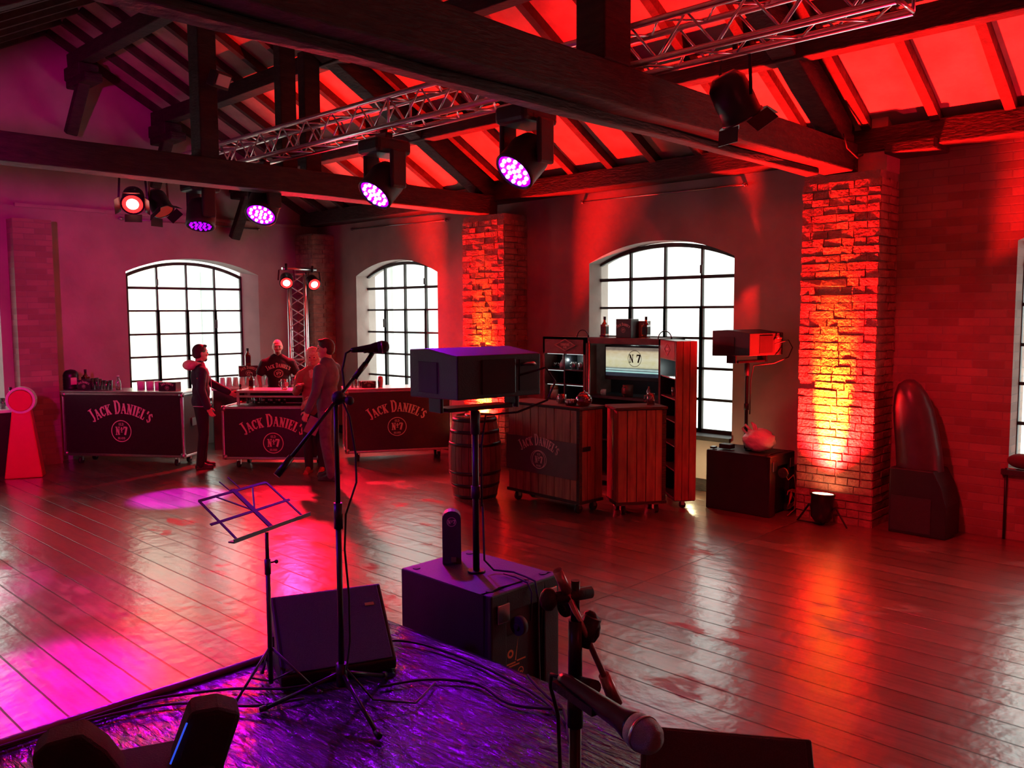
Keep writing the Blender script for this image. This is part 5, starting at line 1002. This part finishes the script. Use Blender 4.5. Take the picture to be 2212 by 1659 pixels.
mb = MB(); nn = (TL-L0).cross(L1-L0).normalized(); mb.beam(LA, LB, .03, .006, (0, 0, 1)); mb.beam(LA+Vector((.005, -.014, .006)), LB+Vector((.005, -.014, .006)), .003, .018, (0, 0, 1)); mb.build('ledge', STANDM, r_)
mb = MB()
for a, b in ((L0, TL), (TL, TR), (TR, L1), (L0.lerp(TL, .45)-(L1-L0)*.12, L1.lerp(TR, .45)+(L1-L0)*.06)): mb.beam(a, b, .012, .004, nn)
c0 = L0.lerp(L1, .5); ct = TL.lerp(TR, .5); mb.beam(c0, ct+(ct-c0)*.05, .026, .005, nn); mb.beam(c0.lerp(ct, .45), TL.lerp(TR, .22), .008, .003, nn); mb.beam(c0.lerp(ct, .45), TL.lerp(TR, .78), .008, .003, nn); mb.beam(ct-(L1-L0)*.04, ct+(ct-c0)*.3-(L1-L0)*.06, .005, .003, nn); mb.beam(ct+(L1-L0)*.10, ct+(ct-c0)*.35+(L1-L0)*.09, .005, .003, nn); mb.build('desk_frame', STANDM, r_)
# cables on the stage
cz = SZ+.012
for pts, lb in (([(1.2, 3.70, cz), (1.5, 3.69, cz), (1.7, 3.6, cz), (1.85, 3.5, cz), (1.98, 3.36, cz), (2.1, 3.3, cz)], 'black cable along the front edge of the stage, left of the music stand'),
                ([(.4, 3.71, cz), (1.0, 3.70, cz), (1.35, 3.66, cz), (1.6, 3.55, cz), (1.8, 3.3, cz), (2.0, 3.2, cz)], 'second cable looping from the stage front edge towards the stands'),
                ([(2.45, 3.3, cz), (2.6, 3.45, cz), (2.72, 3.40, cz), (2.78, 3.1, cz), (2.76, 2.7, cz), (2.7, 2.4, cz), (2.6, 2.2, cz)], 'thick black cable along the right edge of the stage beside the subwoofer'),
                ([(2.3, 3.05, cz), (2.5, 2.95, cz), (2.62, 2.75, cz), (2.58, 2.5, cz), (2.7, 2.3, cz)], 'thin cable curling over the foil towards the subwoofer'),
                ([(2.82, 2.62, SZ+.03), (2.80, 2.57, SZ+.02), (2.74, 2.42, cz), (2.70, 2.3, cz), (2.5, 2.1, cz)], 'pale cable end bending over the right stage edge')):
    # smooth the path
    P = [Vector(p) for p in pts]; Q = []
    for i in range(len(P)-1):
        a, b, c, d = P[max(i-1, 0)], P[i], P[i+1], P[min(i+2, len(P)-1)]
        for t in (0, .25, .5, .75): Q.append(.5*((2*b)+(-a+c)*t+(2*a-5*b+4*c-d)*t*t+(-a+3*b-3*c+d)*t*t*t))
    Q.append(P[-1]); mb = MB(); mb.path(Q, .0065); tag(mb.build('cable', RUBBER), lb, 'cable')

# ------------------------------------------------------------------ people
def hand(mb, wr_, d, side, up_=None, curl=.6, s=1):
    """wr_ wrist, d hand direction, side = thumb direction"""
    d = Vector(d).normalized(); sd = Vector(side); sd = (sd - d*sd.dot(d)).normalized(); n_ = d.cross(sd).normalized()
    mb.caps(Vector(wr_), Vector(wr_)+d*.03*s, .024*s, .026*s)
    M3 = Matrix((sd, n_, d)).transposed(); pc = Vector(wr_)+d*.06*s; mb.ball(pc, (.040*s, .017*s, .048*s), n=14, M3=M3)
    for i, (o, L_) in enumerate(((.030, .070), (.010, .078), (-.011, .072), (-.031, .058))):
        a = pc + d*.040*s + sd*o*s; dd = (d + n_*curl*.5 + sd*o*1.2).normalized(); b = a + dd*L_*.5*s; dd = (d*(1-curl*.7) + n_*curl*1.3).normalized(); c = b + dd*L_*.5*s
        mb.caps(a, b, .0088*s, .0082*s, 8); mb.caps(b, c, .0082*s, .007*s, 8)
    a = pc - d*.015*s + sd*.032*s; b = a + (sd*.8+d*.7).normalized()*.035*s; c = b + (d+sd*.2+n_*.3).normalized()*.03*s; mb.caps(a, b, .0125*s, .0105*s, 8); mb.caps(b, c, .0105*s, .0088*s, 8)
def voxel(sz, sm=2):
    def f(o):
        r = o.modifiers.new('surface', 'REMESH'); r.mode = 'VOXEL'; r.voxel_size = sz; r.use_smooth_shade = True
        s_ = o.modifiers.new('smooth', 'SMOOTH'); s_.iterations = sm; s_.factor = .5
    return f
def person(loc, rz, label, H=1.75, top=None, legs=None, hair=None, turn=0, elL=(0, .24, 1.13), wrL=(.06, .26, .88), elR=(0, -.24, 1.13), wrR=(.06, -.26, .88), long_sleeve=True, shoes=None, hairstyle='short', beard=None, hood=False, shirtfront=None, belly=0, stride=0, hands=(None, None), female=False):
    s = H/1.75; r_ = root('person', loc, label, 'person', rz=rz); r_.scale = (s, s, s)
    V = Vector; sw = .205 if not female else .175
    shL, shR = V((0, sw, 1.385)), V((0, -sw, 1.385)); elL, wrL, elR, wrR = V(elL), V(wrL), V(elR), V(wrR)
    Mt = Matrix.Rotation(turn, 3, 'Z'); hp = lambda x, y, z: Mt @ V((x, y, 0)) + V((.015, 0, z))
    ft = [V((stride*.5, .10, 0)), V((-stride*.5, -.10, 0))]; hips = [V((0, .09, .93)), V((0, -.09, .93))]; kn = [hips[i].lerp(ft[i], .5)+V((.025, 0, .03)) for i in (0, 1)]; an = [ft[i]+V((-.02, 0, .09)) for i in (0, 1)]
    def torso(mb, k):
        mb.ball((0, 0, 1.29), (.105+k, sw-.015+k, .18+k), n=20); mb.ball((.01+belly*.5, 0, 1.10), (.10+belly+k, .145+k, .17+k), n=20); mb.ball((0, 0, .96), (.105+k, .155+k, .13+k), n=20)
        mb.caps(shL*.95+V((0, 0, .065)), shR*.95+V((0, 0, .065)), .058+k, .058+k); mb.caps((0, .13, 1.40), (0, .03, 1.47), .055+k, .05+k); mb.caps((0, -.13, 1.40), (0, -.03, 1.47), .055+k, .05+k)
    def arms(mb, k, frac=1.0, w0=.054, w1=.042, w2=.028):
        for a, b, c in ((shL, elL, wrL), (shR, elR, wrR)):
            if frac >= 1: mb.caps(a, b, w0+k, w1+k); mb.caps(b, c, w1+k, w2+k+.006*(k > 0))
            else: mb.caps(a, a.lerp(b, frac), w0+k, w1+.012+k)
    mb = MB(); mb.ball(hp(0, 0, 1.645), (.096, .077, .108), n=24, M3=Mt); mb.ball(hp(.030, 0, 1.572), (.064, .054, .055), n=18, M3=Mt); mb.caps(hp(.045, 0, 1.545), hp(.068, 0, 1.55), .032, .024)
    mb.caps(hp(.092, 0, 1.648), hp(.112, 0, 1.612), .008, .0135); mb.ball(hp(.088, 0, 1.668), (.014, .045, .01), n=12, M3=Mt); mb.ball(hp(.088, 0, 1.578), (.012, .024, .008), n=12, M3=Mt)
    for y in (.078, -.078): mb.ball(hp(-.005, y, 1.628), (.017, .009, .031), n=12, M3=Mt)
    for y in (.03, -.03): mb.ball(hp(.074, y*1.3, 1.61), (.02, .02, .02), n=12, M3=Mt)
    mb.caps((-.005, 0, 1.42), hp(-.015, 0, 1.57), .058, .054); torso(mb, -.012); arms(mb, 0)
    for i in (0, 1): mb.caps(hips[i], kn[i], .078, .052); mb.caps(kn[i], an[i], .052, .036)
    for wr_, el, sd, hd in ((wrL, elL, V((.6, -.4, 0)), hands[0]), (wrR, elR, V((.6, .4, 0)), hands[1])):
        hand(mb, wr_, hd[0] if hd else (wr_-el), hd[1] if hd else V((.8, 0, .2)), curl=.55)
    mb.build('body', SKIN, r_, mods=voxel(.006, 2))
    for y in (.031, -.031): mb = MB(); mb.ball(hp(.0905, y, 1.642), .0095, n=10); mb.build('eye', EYE, r_)
    if hair:
        mb = MB()
        if hairstyle == 'short': mb.ball(hp(-.012, 0, 1.670), (.101, .083, .098), n=22, M3=Mt); mb.ball(hp(-.035, 0, 1.625), (.078, .079, .075), n=18, M3=Mt); mb.ball(hp(.062, 0, 1.735), (.035, .05, .022), n=14, M3=Mt)
        else: mb.ball(hp(-.018, 0, 1.672), (.116, .106, .118), n=22, M3=Mt); mb.ball(hp(-.035, 0, 1.59), (.09, .108, .10), n=18, M3=Mt); mb.ball(hp(.045, .03, 1.735), (.05, .06, .028), n=14, M3=Mt)
        mb.build('hair', hair, r_, mods=voxel(.007, 1))
    if beard: mb = MB(); mb.ball(hp(.062, 0, 1.548), (.036, .036, .036), n=16, M3=Mt); mb.ball(hp(.088, 0, 1.592), (.014, .026, .007), n=12, M3=Mt); mb.build('beard', beard, r_, mods=voxel(.006, 1))
    mb = MB(); torso(mb, .022); arms(mb, .018, 1.0 if long_sleeve else .62); mb.caps((-.005, 0, 1.40), (-.008, 0, 1.475), .075, .068)
    if top in (NAVY, BLUESH, REDTOP):
        mb.caps((0, .1, .92), (0, -.1, .92), .095, .095)
    mb.build('jacket' if top in (NAVY, REDTOP) else 'shirt', top, r_, mods=voxel(.012, 3))
    mb = MB(); mb.caps((0, .06, .95), (0, -.06, .95), .105, .105)
    for i in (0, 1): mb.caps(hips[i], kn[i], .096, .072); mb.caps(kn[i], an[i]+V((0, 0, -.02)), .072, .058)
    mb.build('trousers', legs, r_, mods=voxel(.012, 3))
    for i in (0, 1):
        mb = MB(); a = ft[i]; mb.caps(a+V((-.05, 0, .045)), a+V((.13, 0, .032)), .042, .032); mb.caps(a+V((-.02, 0, .08)), a+V((.05, 0, .05)), .04, .036); mb.b2(a+V((-.085, -.038, .0)), a+V((.155, .038, .02))); mb.build('shoe', shoes or SHOE, r_, mods=voxel(.009, 1))
    if hood: mb = MB(); mb.ball((-.13, 0, 1.47), (.10, .14, .075), n=18); mb.caps((-.08, .11, 1.50), (.03, .09, 1.48), .035, .02); mb.caps((-.08, -.11, 1.50), (.03, -.09, 1.48), .035, .02); mb.build('hood', CREAMF, r_, mods=voxel(.01, 2))
    if shirtfront: mb = MB(); mb.ball((.085, 0, 1.36), (.035, .04, .12), n=16); mb.caps((.03, .05, 1.48), (.10, .02, 1.42), .016, .012); mb.caps((.03, -.05, 1.48), (.10, -.02, 1.42), .016, .012); mb.build('shirt_collar', shirtfront, r_, mods=voxel(.008, 1))
    return r_
pn = person((5.45, 11.10, 0), R(-18), 'bearded man in a dark jacket with cream hood, in profile at the middle bar', H=1.68, top=NAVY, legs=DARKTR, hair=HAIRD, beard=HAIRD, hood=True, turn=R(12), elL=(.16, .26, 1.20), wrL=(.40, .12, 1.06), elR=(-.03, -.26, 1.14), wrR=(.05, -.25, .90), stride=.06, hands=(None, (V0 := Vector((.35, -.05, -.8)), Vector((.8, .3, 0)))))
mb = MB(); mb.path([(-.13, -.17, .905), (-.02, -.22, .90), (.11, -.14, .90), (.145, 0, .90), (.11, .14, .90)], .005); mb.path([(.07, -.12, 1.47), (.125, -.13, 1.30), (.13, -.14, 1.1), (.14, -.12, .92)], .004); mb.build('jacket_piping', WHITEP, pn)
mb = MB(); mb.add([(-.085, -.253, 1.30), (-.02, -.272, 1.335), (.05, -.25, 1.30), (-.02, -.277, 1.265)], [(0, 1, 2, 3)]); mb.build('sleeve_badge', mat('badge_red', (.7, .2, .15), .6, var=.1), pn)
pb = person((7.0, 11.70, 0), R(-118), 'bald bearded bartender in a black printed t-shirt behind the middle bar', H=1.70, top=TSHIRT, legs=DARKTR, hair=None, beard=mat('brown_beard', (.22, .10, .06), .7, var=.3, bump=.5, bscale=120), long_sleeve=False, elL=(.04, .30, 1.17), wrL=(.24, .24, 1.12), elR=(.0, -.30, 1.16), wrR=(.16, -.27, .98), belly=.01)
brand_logo(pb, (.131, 0, 1.27), (0, 1, 0), (0, 0, 1), .34, oval=True)
for ob in [c for c in bpy.data.objects if c.parent == pb and c.name.startswith('logo')]:
    for v in ob.data.vertices: v.co.x = .140 - 1.6*v.co.y**2
person((6.30, 9.66, 0), R(-140), 'light-haired person in a rust coat with pale collar, partly behind the man in jeans', H=1.63, top=REDTOP, legs=DARKTR, hair=HAIRL, hairstyle='full', shirtfront=CREAMF, elL=(.06, .22, 1.15), wrL=(.18, .1, 1.02), elR=(.10, -.22, 1.16), wrR=(.28, -.12, 1.25), shoes=REDSHOE, female=True, turn=R(10))
mb = MB(); mb.lathe([(0, 0), (.025, 0), (.03, .1), (.026, .1), (.022, .01), (0, .01)], (5.985, 9.66, 1.19), 14); tag(mb.build('held_glass', CUPG), 'clear glass held up by the light-haired person', 'glass')
pm = person((6.17, 9.15, 0), R(118), 'tall man in a grey-blue shirt and jeans seen from behind, holding a tablet', H=1.77, top=BLUESH, legs=DENIM, hair=HAIRD, turn=R(22), elL=(.02, .26, 1.12), wrL=(.12, .28, .90), elR=(.10, -.22, 1.13), wrR=(.24, -.1, 1.02), stride=-.12, shoes=SHOE)
mb = MB(); mb.box((0, 0, 0), (.16, .012, .22)); tb = mb.build('tablet', mat('grey_tablet', (.22, .27, .27), .4, var=.2), None, bevel=.004)
tb.location = (5.93, 9.22, .60); tb.rotation_euler = (0, R(25), R(-35)); tag(tb, 'grey tablet held low by the tall man in the grey-blue shirt', 'tablet')
